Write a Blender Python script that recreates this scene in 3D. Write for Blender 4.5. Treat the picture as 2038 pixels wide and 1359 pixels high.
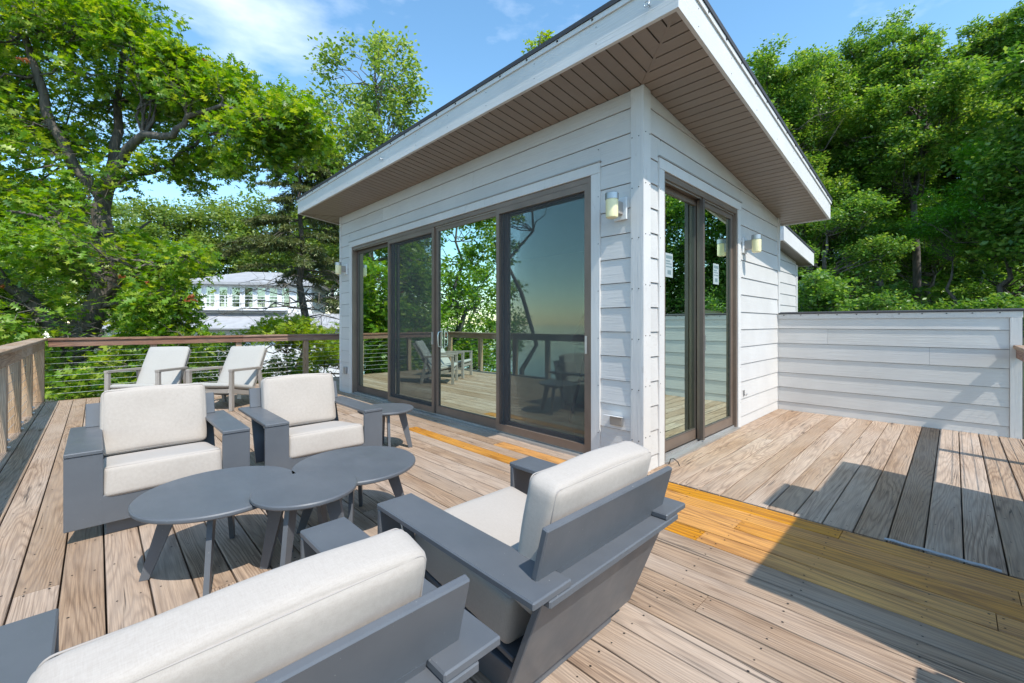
import bpy, math, random
import numpy as np
from mathutils import Vector, Matrix
R = math.radians
rng = np.random.default_rng(7)
random.seed(7)
for o in list(bpy.data.objects):
    bpy.data.objects.remove(o)
S = bpy.context.scene
COL = S.collection

# ------------------------------------------------------------------ camera, sky, sun, exposure
EYE, FPX, CX, HY = 1.2, 852.6, 1019.0, 644.0            # eye height, focal length in photo pixels, centre, horizon row
YAW = math.atan(880 / FPX)                               # the side wall's direction is this far right of the view axis
FW = Vector((-math.sin(YAW), math.cos(YAW), 0)); RT = Vector((math.cos(YAW), math.sin(YAW), 0))
cd = bpy.data.cameras.new('camera'); cam = bpy.data.objects.new('camera', cd); COL.objects.link(cam)
cam.location = (0, 0, EYE); cam.rotation_euler = (R(90), 0, YAW)
cd.sensor_width = 36; cd.lens = 36 * FPX / 2038; cd.shift_y = -35.5 / 2038
cd.clip_start = 0.05; cd.clip_end = 6000
S.camera = cam

SUN = Vector((1, -0.165, 1.404)).normalized()            # towards the sun
EL = math.asin(SUN.z); AZ = math.atan2(SUN.x, SUN.y)
w = bpy.data.worlds.new('World'); S.world = w; w.use_nodes = True
wt = w.node_tree; wt.nodes.clear()
def wn(t, **k):
    n = wt.nodes.new(t)
    for a, b in k.items(): setattr(n, a, b)
    return n
sky = wn('ShaderNodeTexSky', sky_type='NISHITA', sun_disc=False, sun_elevation=EL, sun_rotation=AZ, air_density=1.0, dust_density=0.25, ozone_density=1.6)
bg = wn('ShaderNodeBackground'); bg.inputs[1].default_value = 0.15
wo = wn('ShaderNodeOutputWorld')
tc = wn('ShaderNodeTexCoord'); mp = wn('ShaderNodeMapping'); mp.inputs['Scale'].default_value = (1, 1, 2.6); mp.inputs['Location'].default_value = (0.35, 0.1, 0.0)
cn = wn('ShaderNodeTexNoise'); cn.inputs['Scale'].default_value = 2.3; cn.inputs['Detail'].default_value = 8; cn.inputs['Roughness'].default_value = 0.52
cr = wn('ShaderNodeValToRGB'); cr.color_ramp.elements[0].position = 0.585; cr.color_ramp.elements[1].position = 0.84
cr.color_ramp.elements[1].color = (.75, .75, .75, 1)
cm = wn('ShaderNodeMix', data_type='RGBA'); cm.inputs[7].default_value = (5.6, 5.9, 6.4, 1)
hs = wn('ShaderNodeHueSaturation'); hs.inputs['Saturation'].default_value = 1.12; hs.inputs['Hue'].default_value = 0.488
L = wt.links.new
def cloud_bank(x, y, lo_, amount):
    d_ = (FW + RT * ((x - CX) / FPX) + Vector((0, 0, (HY - y) / FPX))).normalized()
    nv = wn('ShaderNodeVectorMath', operation='NORMALIZE'); dt = wn('ShaderNodeVectorMath', operation='DOT_PRODUCT'); dt.inputs[1].default_value = d_
    mr = wn('ShaderNodeMapRange', interpolation_type='SMOOTHSTEP'); mr.inputs[1].default_value = lo_; mr.inputs[2].default_value = 1.0; mr.inputs[4].default_value = amount
    L(tc.outputs['Generated'], nv.inputs[0]); L(nv.outputs[0], dt.inputs[0]); L(dt.outputs['Value'], mr.inputs[0]); return mr.outputs[0]
ca = wn('ShaderNodeMath', operation='ADD'); cb_ = wn('ShaderNodeMath', operation='ADD')
L(cloud_bank(470, 100, .955, .12), ca.inputs[0]); L(cloud_bank(1090, 70, .985, .07), ca.inputs[1]); L(ca.outputs[0], cb_.inputs[0]); L(cn.outputs[0], cb_.inputs[1]); L(cb_.outputs[0], cr.inputs[0])
L(tc.outputs['Generated'], mp.inputs[0]); L(mp.outputs[0], cn.inputs[0]); 
L(sky.outputs[0], hs.inputs['Color']); L(hs.outputs[0], cm.inputs[6]); L(cr.outputs[0], cm.inputs[0]); L(cm.outputs[2], bg.inputs[0]); L(bg.outputs[0], wo.inputs[0])

sl = bpy.data.lights.new('sun', 'SUN'); so = bpy.data.objects.new('sun', sl); COL.objects.link(so)
sl.energy = 2.55; sl.angle = R(0.53); sl.color = (1, .955, .88)
so.rotation_euler = SUN.to_track_quat('Z', 'Y').to_euler(); so.location = (30, -5, 40)
S.view_settings.view_transform = 'Standard'; S.view_settings.look = 'None'; S.view_settings.exposure = 1.08; S.view_settings.gamma = 1

# ------------------------------------------------------------------ helpers
def px(x, y, depth):                                     # a photo pixel's direction at a chosen depth
    p = FW * depth + RT * ((x - CX) / FPX * depth); return Vector((p.x, p.y, EYE + (HY - y) / FPX * depth))
def tag(o, label=None, cat=None, group=None, kind=None):
    if label: o['label'] = label
    if cat: o['category'] = cat
    if group: o['group'] = group
    if kind: o['kind'] = kind
    return o
def empty(name, loc=(0, 0, 0), rz=0, parent=None):
    o = bpy.data.objects.new(name, None); COL.objects.link(o); o.location = loc; o.rotation_euler = (0, 0, rz)
    o.empty_display_size = .1; o.parent = parent; return o
def put(name, me, m=None, parent=None, loc=(0, 0, 0), rot=(0, 0, 0)):
    if m is not None and not me.materials: me.materials.append(m)
    o = bpy.data.objects.new(name, me); COL.objects.link(o); o.parent = parent; o.location = loc; o.rotation_euler = rot
    return o
class MB:
    """collects simple shapes into one mesh"""
    def __init__(s): s.v = []; s.f = []
    def add(s, v, f):
        b = len(s.v); s.v += [tuple(p) for p in v]; s.f += [tuple(i + b for i in q) for q in f]; return s
    def box(s, x0, x1, y0, y1, z0, z1, bev=0.0, M=None):
        if bev <= 0:
            v = [(x, y, z) for x in (x0, x1) for y in (y0, y1) for z in (z0, z1)]
            f = [(0, 1, 3, 2), (4, 6, 7, 5), (0, 4, 5, 1), (2, 3, 7, 6), (0, 2, 6, 4), (1, 5, 7, 3)]
        else:
            v = []; f = []; b = bev
            idx = {}
            for ix, X in enumerate((x0, x1)):
                for iy, Y in enumerate((y0, y1)):
                    for iz, Z in enumerate((z0, z1)):
                        sx, sy, sz = (1 if ix == 0 else -1), (1 if iy == 0 else -1), (1 if iz == 0 else -1)
                        for k, p in enumerate(((X, Y + sy * b, Z + sz * b), (X + sx * b, Y, Z + sz * b), (X + sx * b, Y + sy * b, Z))):
                            idx[ix, iy, iz, k] = len(v); v.append(p)
            I = lambda *a: idx[a]
            for i in (0, 1):
                q = [I(i, 0, 0, 0), I(i, 1, 0, 0), I(i, 1, 1, 0), I(i, 0, 1, 0)]; f.append(q[::-1] if i == 0 else q)
                q = [I(0, i, 0, 1), I(1, i, 0, 1), I(1, i, 1, 1), I(0, i, 1, 1)]; f.append(q if i == 0 else q[::-1])
                q = [I(0, 0, i, 2), I(1, 0, i, 2), I(1, 1, i, 2), I(0, 1, i, 2)]; f.append(q[::-1] if i == 0 else q)
            for i in (0, 1):
                for j in (0, 1):
                    q = [I(0, i, j, 1), I(1, i, j, 1), I(1, i, j, 2), I(0, i, j, 2)]; f.append(q if (i + j) % 2 else q[::-1])
                    q = [I(i, 0, j, 0), I(i, 1, j, 0), I(i, 1, j, 2), I(i, 0, j, 2)]; f.append(q[::-1] if (i + j) % 2 else q)
                    q = [I(i, j, 0, 0), I(i, j, 1, 0), I(i, j, 1, 1), I(i, j, 0, 1)]; f.append(q if (i + j) % 2 else q[::-1])
                    for k in (0, 1):
                        q = [I(i, j, k, 0), I(i, j, k, 1), I(i, j, k, 2)]; f.append(q if (i + j + k) % 2 else q[::-1])
        if M is not None: v = [M @ Vector(p) for p in v]
        return s.add(v, f)
    def prism(s, poly, y0, y1, M=None):                 # polygon in (x,z), extruded along y
        n = len(poly); v = [(x, y0, z) for x, z in poly] + [(x, y1, z) for x, z in poly]
        f = [tuple(range(n)), tuple(range(2 * n - 1, n - 1, -1))] + [(i, i + n, (i + 1) % n + n, (i + 1) % n) for i in range(n)]
        if M is not None: v = [M @ Vector(p) for p in v]
        return s.add(v, f)
    def tube(s, pts, rad, n=8, caps=True):
        pts = [Vector(p) for p in pts]; k = len(pts)
        if not hasattr(rad, '__len__'): rad = [rad] * k
        v = []; f = []
        a = None
        for i in range(k):
            d = (pts[min(i + 1, k - 1)] - pts[max(i - 1, 0)]).normalized()
            if a is None:
                a = d.orthogonal().normalized()
            else:
                a = (a - d * a.dot(d)).normalized()
            b = d.cross(a)
            for j in range(n):
                t = 2 * math.pi * j / n; v.append(pts[i] + (a * math.cos(t) + b * math.sin(t)) * rad[i])
        for i in range(k - 1):
            for j in range(n):
                f.append((i * n + j, i * n + (j + 1) % n, (i + 1) * n + (j + 1) % n, (i + 1) * n + j))
        if caps: f.append(tuple(range(n - 1, -1, -1))); f.append(tuple(range((k - 1) * n, k * n)))
        return s.add(v, f)
    def lathe(s, prof, n=24, c=(0, 0, 0)):
        v = [(c[0] + r * math.cos(2 * math.pi * j / n), c[1] + r * math.sin(2 * math.pi * j / n), c[2] + z) for r, z in prof for j in range(n)]
        f = [(i * n + j, i * n + (j + 1) % n, (i + 1) * n + (j + 1) % n, (i + 1) * n + j) for i in range(len(prof) - 1) for j in range(n)]
        f.append(tuple(range(n - 1, -1, -1))); f.append(tuple(range((len(prof) - 1) * n, len(prof) * n)))
        return s.add(v, f)
    def mesh(s, name, smooth=False, angle=None):
        me = bpy.data.meshes.new(name); me.from_pydata(s.v, [], s.f); me.update()
        if smooth: me.polygons.foreach_set('use_smooth', [True] * len(me.polygons))
        if angle: me.set_sharp_from_angle(angle=R(angle))
        return me
    def build(s, name, m, parent=None, loc=(0, 0, 0), rot=(0, 0, 0), smooth=False, angle=None):
        return put(name, s.mesh(name, smooth, angle), m, parent, loc, rot)
def np_mesh(name, V, loops, sizes):
    me = bpy.data.meshes.new(name)
    me.vertices.add(len(V)); me.vertices.foreach_set('co', np.ascontiguousarray(V, dtype=np.float32).ravel())
    me.loops.add(len(loops)); me.loops.foreach_set('vertex_index', np.ascontiguousarray(loops, dtype=np.int32))
    st = np.concatenate([[0], np.cumsum(sizes)[:-1]]).astype(np.int32)
    me.polygons.add(len(sizes)); me.polygons.foreach_set('loop_start', st)
    me.update(calc_edges=True); return me
def copy_tree(o, parent=None):
    c = o.copy(); COL.objects.link(c); c.parent = parent
    for ch in list(o.children): copy_tree(ch, c)
    return c

# ------------------------------------------------------------------ materials
class NT:
    def __init__(s, name):
        s.m = bpy.data.materials.new(name); s.m.use_nodes = True; s.t = s.m.node_tree; s.t.nodes.clear()
        s.out = s.t.nodes.new('ShaderNodeOutputMaterial')
    def n(s, typ, attrs=None, **inp):
        nd = s.t.nodes.new('ShaderNode' + typ)
        for a, b in (attrs or {}).items(): setattr(nd, a, b)
        for k, v in inp.items():
            k = k.replace('_', ' ')
            key = int(k[1:]) if k[0] == 'i' and k[1:].isdigit() else k
            if hasattr(v, 'is_linked') or isinstance(v, bpy.types.NodeSocket): s.t.links.new(v, nd.inputs[key])
            else: nd.inputs[key].default_value = v
        return nd
    def math(s, op, a, b=0.0, c=0.0, clamp=False):
        nd = s.n('Math', {'operation': op, 'use_clamp': clamp}, i0=a, i1=b, i2=c); return nd.outputs[0]
    def mix(s, fac, a, b, bt='MIX'):
        nd = s.n('Mix', {'data_type': 'RGBA', 'blend_type': bt}, i0=fac, i6=a, i7=b); return nd.outputs[2]
    def ramp(s, fac, stops, interp='LINEAR'):
        nd = s.t.nodes.new('ShaderNodeValToRGB'); s.t.links.new(fac, nd.inputs[0]); cr = nd.color_ramp; cr.interpolation = interp
        while len(cr.elements) < len(stops): cr.elements.new(.5)
        for e, (p, c) in zip(cr.elements, stops):
            e.position = p; e.color = (c, c, c, 1) if not hasattr(c, '__len__') else (*c, 1)
        return nd.outputs[0]
    def noise(s, vec, scale, detail=3, rough=.5, dist=0, dim='3D'):
        nd = s.n('TexNoise', {'noise_dimensions': dim}, Scale=scale, Detail=detail, Roughness=rough, Distortion=dist)
        if vec is not None: s.t.links.new(vec, nd.inputs['Vector'])
        return nd.outputs[0]
    def mapv(s, vec, scale=(1, 1, 1), loc=(0, 0, 0), rot=(0, 0, 0)):
        nd = s.n('Mapping', None, Scale=scale, Location=loc, Rotation=rot); s.t.links.new(vec, nd.inputs[0]); return nd.outputs[0]
    def vadd(s, a, b):
        nd = s.n('VectorMath', {'operation': 'ADD'}, i0=a, i1=b); return nd.outputs[0]
    def objvec(s, spread=37.0):                          # object coordinates shifted by a random amount for each object
        tc = s.n('TexCoord'); oi = s.n('ObjectInfo')
        wn_ = s.n('TexWhiteNoise', {'noise_dimensions': '1D'}); s.t.links.new(oi.outputs['Random'], wn_.inputs['W'])
        sc = s.n('VectorMath', {'operation': 'SCALE'}, i0=wn_.outputs['Color']); sc.inputs['Scale'].default_value = spread
        return s.vadd(tc.outputs['Object'], sc.outputs[0]), tc.outputs['Object'], oi.outputs['Random']
    def bump(s, h, strength=.3, dist=.01):
        return s.n('Bump', None, Strength=strength, Distance=dist, Height=h).outputs[0]
    def bsdf(s, col, rough=.6, normal=None, **k):
        b = s.n('BsdfPrincipled', None, Base_Color=col, Roughness=rough, **k)
        if normal is not None: s.t.links.new(normal, b.inputs['Normal'])
        s.t.links.new(b.outputs[0], s.out.inputs[0]); return b
def C4(r, g, b): return (r, g, b, 1)

def wood(name, light, dark, line, grain=30.0, knot=True, grey=None, greyamt=.0, rough=.75, contrast=1.0, bumpk=.5, straight=34.0, var=.30):
    m = NT(name); v, ob, rnd = m.objvec()
    lo = m.noise(m.mapv(v, (.33, 3.8, 3.8)), 1.0, 3, .40, .2)
    sep = m.n('SeparateXYZ'); m.t.links.new(v, sep.inputs[0])
    ph = m.math('ADD', m.math('MULTIPLY', lo, grain), m.math('MULTIPLY', sep.outputs[1], straight))
    tri = m.math('PINGPONG', ph, .5)                     # growth rings as contour lines
    ring = m.ramp(m.math('MULTIPLY', tri, 2.0), [(0.0, 1.0), (.20, .75), (.5, .2), (1, 0)])
    fib = m.noise(m.mapv(v, (5, 210, 210)), 1.0, 3, .6)
    fib2 = m.noise(m.mapv(v, (1.6, 60, 60)), 1.0, 3, .55)
    tone = m.noise(m.mapv(v, (.9, 2.0, 2.0)), 1.3, 3, .5)
    c = m.mix(m.ramp(tone, [(.3, 0), (.7, 1)]), C4(*light), C4(*dark))
    c = m.mix(m.math('MULTIPLY', ring, .62 * contrast), c, C4(*line))
    c = m.mix(m.math('MULTIPLY', m.ramp(fib, [(.38, 0), (.70, 1)]), .66 * contrast), c, C4(*[k * .55 for k in line]))
    if grey:
        gn = m.noise(m.mapv(v, (.8, 3, 3)), 1.1, 4, .6)
        c = m.mix(m.math('MULTIPLY', m.ramp(gn, [(.38, 0), (.66, 1)]), greyamt), c, C4(*grey))
    # drying cracks along the grain
    ck = m.noise(m.mapv(v, (.45, 20, 20)), 1.0, 2, .5, .15)
    crack = m.math('MULTIPLY', m.ramp(m.math('ABSOLUTE', m.math('SUBTRACT', ck, .5)), [(0, 1), (.006, .8), (.014, 0)]), m.ramp(m.noise(m.mapv(v, (1.3, 5, 5)), 1.0, 2), [(.56, 0), (.64, 1)]))
    c = m.mix(m.math('MULTIPLY', crack, .8), c, C4(.025, .02, .016))
    if knot:
        vo = m.n('TexVoronoi', {'feature': 'F1'}, Scale=1.0, Randomness=1.0); m.t.links.new(m.mapv(v, (1.1, 5.2, 1.0)), vo.inputs['Vector'])
        kn = m.ramp(vo.outputs['Distance'], [(.0, 1), (.045, .9), (.075, .3), (.12, 0)])
        c = m.mix(m.math('MULTIPLY', kn, .9), c, C4(*[k * .45 for k in line]))
    # each board its own lightness
    hsv = m.n('HueSaturation', None, Color=c, Value=m.math('MULTIPLY_ADD', rnd, var, 1 - var / 2), Saturation=m.math('MULTIPLY_ADD', rnd, -.28, 1.12))
    h = m.math('SUBTRACT', m.math('SUBTRACT', m.math('MULTIPLY', fib2, .5), m.math('MULTIPLY', ring, .35)), m.math('MULTIPLY', crack, 1.2))
    m.bsdf(hsv.outputs[0], rough, m.bump(h, bumpk, .006))
    return m.m

M = {}
M['deck'] = wood('weathered_deck_wood', (.49, .345, .235), (.40, .265, .168), (.15, .086, .050), grey=(.43, .345, .275), greyamt=.55)
M['orange'] = wood('new_deck_wood', (.74, .34, .036), (.62, .255, .024), (.20, .062, .008), grain=17, rough=.45, contrast=.95, bumpk=.2, straight=7.0, var=.12)
M['rail'] = wood('weathered_rail_wood', (.50, .35, .22), (.40, .255, .155), (.18, .09, .05), grey=(.44, .37, .30), greyamt=.5)
M['railred'] = wood('red_stained_rail_wood', (.42, .235, .15), (.28, .12, .07), (.08, .028, .018), grey=(.30, .25, .21), greyamt=.35)
M['post'] = wood('post_wood', (.54, .36, .20), (.44, .27, .14), (.20, .10, .045), grey=(.40, .36, .31), greyamt=.4)

def paint(name, col, rough=.55, bumpk=.35, var=.06, grainy=(2.2, 40, 70), peel=0.0):
    m = NT(name); v, ob, rnd = m.objvec()
    g = m.noise(m.mapv(v, grainy), 1.0, 4, .6, .3)
    t = m.noise(m.mapv(v, (1, 1, 1)), 1.7, 4, .6)
    dk = tuple(c * (1 - var * 2.2) for c in col)
    c = m.mix(m.ramp(t, [(.3, 0), (.75, 1)]), C4(*col), C4(*dk))
    c = m.mix(m.math('MULTIPLY', m.ramp(g, [(.5, 0), (.8, 1)]), .25), c, C4(*[k * .72 for k in col]))
    if peel:
        p = m.ramp(m.noise(m.mapv(v, (14, 14, 5)), 1.0, 5, .7), [(.62, 0), (.68, 1)])
        c = m.mix(m.math('MULTIPLY', p, peel), c, C4(.42, .37, .33))
    hsv = m.n('HueSaturation', None, Color=c, Value=m.math('MULTIPLY_ADD', rnd, .07, .965))
    m.bsdf(hsv.outputs[0], rough, m.bump(g, bumpk, .006)); return m.m
M['siding'] = paint('painted_siding', (.62, .597, .566), bumpk=.5)
M['trim'] = paint('painted_trim', (.65, .63, .60), bumpk=.55, grainy=(60, 60, 3.0), peel=.35)
M['fascia'] = paint('painted_fascia', (.70, .68, .65), bumpk=.45)
M['soffit'] = paint('brown_grey_soffit', (.285, .225, .18), rough=.45, bumpk=.1, var=.03)
M['roof'] = paint('dark_roof_membrane', (.05, .05, .055), rough=.7, bumpk=.3)
M['core'] = paint('wall_core', (.09, .09, .095))
M['inwall'] = paint('interior_wall', (.60, .64, .66), bumpk=.05)
M['infloor'] = paint('interior_floor', (.36, .40, .36), rough=.35, bumpk=.05)
M['white'] = paint('white_paint', (.74, .75, .75), rough=.45, bumpk=.1, var=.03)
M['nwhite'] = paint('neighbour_white_paint', (.78, .78, .78), rough=.6, bumpk=.1, var=.03)

def plain(name, col, rough=.5, metal=0.0, bump=0.0, bs=300, spec=.5, var=0.0):
    m = NT(name); v, ob, rnd = m.objvec()
    c = C4(*col); nrm = None
    if var:
        t = m.noise(v, 3.0, 5, .6); c = m.mix(m.ramp(t, [(.3, 0), (.7, 1)]), C4(*col), C4(*[k * (1 - var) for k in col]))
    if bump: nrm = m.bump(m.noise(v, bs, 2), bump, .002)
    m.bsdf(c, rough, nrm, Metallic=metal, Specular_IOR_Level=spec); return m.m
def plastic():
    m = NT('charcoal_recycled_plastic'); v, ob, rnd = m.objvec()
    t = m.noise(v, 5.0, 5, .6); sp = m.noise(v, 420, 2, .5)
    c = m.mix(m.ramp(t, [(.3, 0), (.7, 1)]), C4(.092, .101, .114), C4(.112, .121, .134))
    dust = m.ramp(m.noise(v, 190, 1, .4), [(.79, 0), (.83, 1)])
    c = m.mix(m.math('MULTIPLY', dust, .6), c, C4(.5, .48, .45))
    sm = m.ramp(m.noise(m.mapv(v, (2, 5, 5)), 1.5, 4, .6), [(.3, .36), (.7, .5)])
    b = m.bsdf(c, .42, m.bump(sp, .10, .001)); m.t.links.new(sm, b.inputs['Roughness'])
    b.inputs['Specular IOR Level'].default_value = .55
    return m.m
M['plastic'] = plastic()
def fabric(name, col, c2, sc=520, wr=.25):
    m = NT(name); v, ob, rnd = m.objvec()
    a = m.noise(m.mapv(v, (sc, sc * .12, sc * .12)), 1.0, 2, .6); b = m.noise(m.mapv(v, (sc * .12, sc, sc)), 1.0, 2, .6)
    wv = m.math('ADD', m.math('MULTIPLY', a, .5), m.math('MULTIPLY', b, .5))
    soil = m.noise(v, 4.0, 5, .6)
    c = m.mix(m.ramp(wv, [(.36, 0), (.64, 1)]), C4(*c2), C4(*col))
    c = m.mix(m.math('MULTIPLY', m.ramp(soil, [(.45, 0), (.8, 1)]), .14), c, C4(*[k * .78 for k in c2]))
    fold = m.noise(v, 6.0, 2, .45, .3)
    n1 = m.bump(wv, .2, .001)
    n2 = m.n('Bump', None, Strength=wr, Distance=.012, Height=fold, Normal=n1).outputs[0]
    m.bsdf(c, .92, n2, Specular_IOR_Level=.2, Sheen_Weight=.15); return m.m
M['cream'] = fabric('cream_linen_cushion', (.45, .405, .36), (.40, .355, .31))
M['greyfab'] = fabric('pale_grey_cushion', (.40, .385, .355), (.37, .355, .325), wr=.15)
M['pipe'] = plain('cushion_piping', (.36, .325, .295), .9)
M['teak'] = wood('silvered_teak', (.38, .34, .30), (.31, .275, .24), (.19, .165, .14), knot=False, contrast=.6, bumpk=.15)
M['bronze'] = plain('bronze_door_frame', (.235, .175, .135), .45, .3, var=.25)
M['bronzed'] = plain('dark_bronze_frame', (.13, .105, .09), .45, .25, var=.2)
M['alu'] = plain('aluminium_track', (.50, .49, .47), .4, .6, var=.2)
M['cable'] = plain('steel_cable', (.72, .72, .70), .38, .4)
M['steel'] = plain('stainless_steel', (.55, .55, .55), .3, 1.0)
M['silver'] = plain('silver_lamp_cap', (.42, .42, .42), .35, .8, var=.15)
M['lampglass'] = plain('cream_yellow_lamp_glass', (.82, .75, .44), .25)
M['bracket'] = plain('lamp_bracket', (.36, .33, .30), .45, .2)
M['screw'] = plain('rusty_screw', (.03, .025, .022), .6, .3)
M['black'] = plain('black_rubber', (.015, .015, .016), .6)
M['cord'] = plain('white_cord', (.75, .74, .7), .6)
M['joist'] = wood('joist_wood', (.12, .09, .07), (.09, .07, .05), (.05, .035, .025), knot=False)
M['umbrella'] = fabric('dark_red_canvas', (.16, .03, .035), (.11, .02, .025))
M['paper'] = plain('sticker_paper', (.38, .43, .43), .5)
M['ink'] = plain('sticker_ink', (.16, .22, .23), .5)
M['strip'] = plain('torn_white_flashing', (.36, .37, .39), .45, bump=.4, bs=60)

def glass(name, refl, tint, extra=.0):
    m = NT(name)
    lw = m.n('LayerWeight', None, Blend=.28)
    fac = m.math('MULTIPLY_ADD', lw.outputs['Fresnel'], .75, refl, clamp=True)
    gl = m.n('BsdfGlossy', None, Color=C4(.68, .82, .73), Roughness=.004)
    tc_ = m.n('TexCoord'); wob = m.noise(tc_.outputs['Object'], 1.1, 1, .4)
    m.t.links.new(m.bump(wob, .05, .02), gl.inputs['Normal'])
    tr = m.n('BsdfTransparent', None, Color=C4(*tint))
    mx = m.n('MixShader', None, i0=fac); m.t.links.new(tr.outputs[0], mx.inputs[1]); m.t.links.new(gl.outputs[0], mx.inputs[2])
    m.t.links.new(mx.outputs[0], m.out.inputs[0]); return m.m
M['glass'] = glass('coated_door_glass', .24, (.80, .88, .80))
M['nglass'] = glass('neighbour_window_glass', .35, (.10, .14, .18))
def screen():
    m = NT('insect_screen'); tr = m.n('BsdfTransparent', None, Color=C4(.93, .93, .93)); df = m.n('BsdfDiffuse', None, Color=C4(.13, .135, .14))
    mx = m.n('MixShader', None, i0=.22); m.t.links.new(tr.outputs[0], mx.inputs[1]); m.t.links.new(df.outputs[0], mx.inputs[2]); m.t.links.new(mx.outputs[0], m.out.inputs[0]); return m.m
M['screen'] = screen()
def leaf(name, a, b, c, trans=.42, gloss=.55):
    m = NT(name); g = m.n('NewGeometry'); rnd = g.outputs['Random Per Island']
    tc_ = m.n('TexCoord'); cl = m.noise(tc_.outputs['Object'], .55, 3, .6)
    k = m.math('ADD', m.math('MULTIPLY', rnd, .6), m.math('MULTIPLY', cl, .55))
    col = m.ramp(k, [(.18, a), (.55, b), (.95, c)])
    pr = m.n('BsdfPrincipled', None, Base_Color=col, Roughness=.38, Specular_IOR_Level=gloss)
    tl = m.n('BsdfTranslucent'); hs_ = m.n('HueSaturation', None, Color=col, Value=1.55, Saturation=1.12, Hue=.485); m.t.links.new(hs_.outputs[0], tl.inputs[0])
    mx = m.n('MixShader', None, i0=trans); m.t.links.new(pr.outputs[0], mx.inputs[1]); m.t.links.new(tl.outputs[0], mx.inputs[2]); m.t.links.new(mx.outputs[0], m.out.inputs[0]); return m.m
M['oak'] = leaf('oak_leaf', (.045, .125, .014), (.15, .30, .028), (.42, .48, .07), trans=.46)
M['sapl'] = leaf('young_oak_leaf', (.13, .26, .02), (.24, .36, .025), (.38, .42, .03), trans=.5)
M['poplar'] = leaf('poplar_leaf', (.075, .16, .03), (.19, .31, .055), (.40, .47, .12), trans=.46)
M['maple'] = leaf('forest_leaf', (.045, .13, .022), (.12, .255, .038), (.29, .40, .085), trans=.46)
M['maple2'] = leaf('forest_leaf_yellowish', (.05, .14, .022), (.14, .28, .04), (.34, .43, .09), trans=.46)
M['ash'] = leaf('bright_compound_leaf', (.05, .17, .018), (.10, .30, .028), (.20, .42, .05), trans=.5)
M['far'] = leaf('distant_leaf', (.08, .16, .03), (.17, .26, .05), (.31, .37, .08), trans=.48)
M['needle'] = leaf('spruce_needle', (.05, .095, .032), (.12, .16, .05), (.25, .25, .085), trans=.2)
M['deadleaf'] = leaf('orange_dead_leaf', (.25, .07, .02), (.30, .09, .03), (.33, .11, .03), trans=.3)
def bark(name, a, b):
    m = NT(name); tc_ = m.n('TexCoord'); v = tc_.outputs['Object']
    n1 = m.noise(m.mapv(v, (9, 9, 2.2)), 1.6, 5, .65, .4); n2 = m.noise(v, 1.4, 3)
    c = m.mix(m.ramp(n1, [(.35, 0), (.65, 1)]), C4(*a), C4(*b)); c = m.mix(m.math('MULTIPLY', n2, .35), c, C4(.20, .19, .17))
    m.bsdf(c, .9, m.bump(n1, .9, .03)); return m.m
M['bark'] = bark('oak_bark', (.045, .036, .029), (.15, .125, .105))
M['twig'] = bark('grey_twig_bark', (.10, .085, .07), (.24, .21, .18))
def ground():
    m = NT('forest_floor'); tc_ = m.n('TexCoord'); v = tc_.outputs['Object']
    a = m.noise(v, .35, 5, .6); b = m.noise(v, 6, 5, .7)
    c = m.mix(m.ramp(a, [(.4, 0), (.6, 1)]), C4(.05, .045, .025), C4(.045, .08, .02)); c = m.mix(m.ramp(b, [(.4, 0), (.7, .6)]), c, C4(.09, .075, .045))
    m.bsdf(c, .95, m.bump(b, .8, .1)); return m.m
M['ground'] = ground()
def water():
    m = NT('lake_water'); tc_ = m.n('TexCoord')
    n = m.noise(tc_.outputs['Object'], .6, 4, .6)
    m.bsdf(C4(.012, .05, .075), .08, m.bump(n, .25, .3)); return m.m
M['water'] = water()
M['shingle'] = paint('grey_shingle_roof', (.40, .40, .41), rough=.8, bumpk=.5, var=.12)

# ------------------------------------------------------------------ ground and lake
def smooth(a, b, x):
    t = np.clip((x - a) / (b - a), 0, 1); return t * t * (3 - 2 * t)
def gz(x, y):
    x = np.asarray(x, float); y = np.asarray(y, float)
    z = -4.6 + 5.4 * smooth(8, 22, y + .35 * (x + 4)) + 5 * smooth(25, 80, y + .35 * x)
    z = z - 11.5 * smooth(-9, -40, y) + .25 * np.sin(x * .31) * np.cos(y * .27)
    return z
gxs = np.concatenate([-np.geomspace(60, 2500, 14)[::-1], np.linspace(-58, 58, 59), np.geomspace(60, 2500, 14)])
GX, GY = np.meshgrid(gxs, gxs, indexing='ij'); n = len(gxs)
V = np.stack([GX, GY, gz(GX, GY)], -1).reshape(-1, 3)
ii = np.arange(n * n).reshape(n, n); Q = np.stack([ii[:-1, :-1], ii[1:, :-1], ii[1:, 1:], ii[:-1, 1:]], -1).reshape(-1)
tag(put('ground', np_mesh('ground', V, Q, np.full(len(Q) // 4, 4)), M['ground']), kind='structure')
lk = MB(); lk.add([(-2500, -2500, -14.5), (2500, -2500, -14.5), (2500, -30, -14.5), (-2500, -30, -14.5)], [(0, 1, 2, 3)])
tag(lk.build('lake_water', M['water']), kind='structure')

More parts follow.
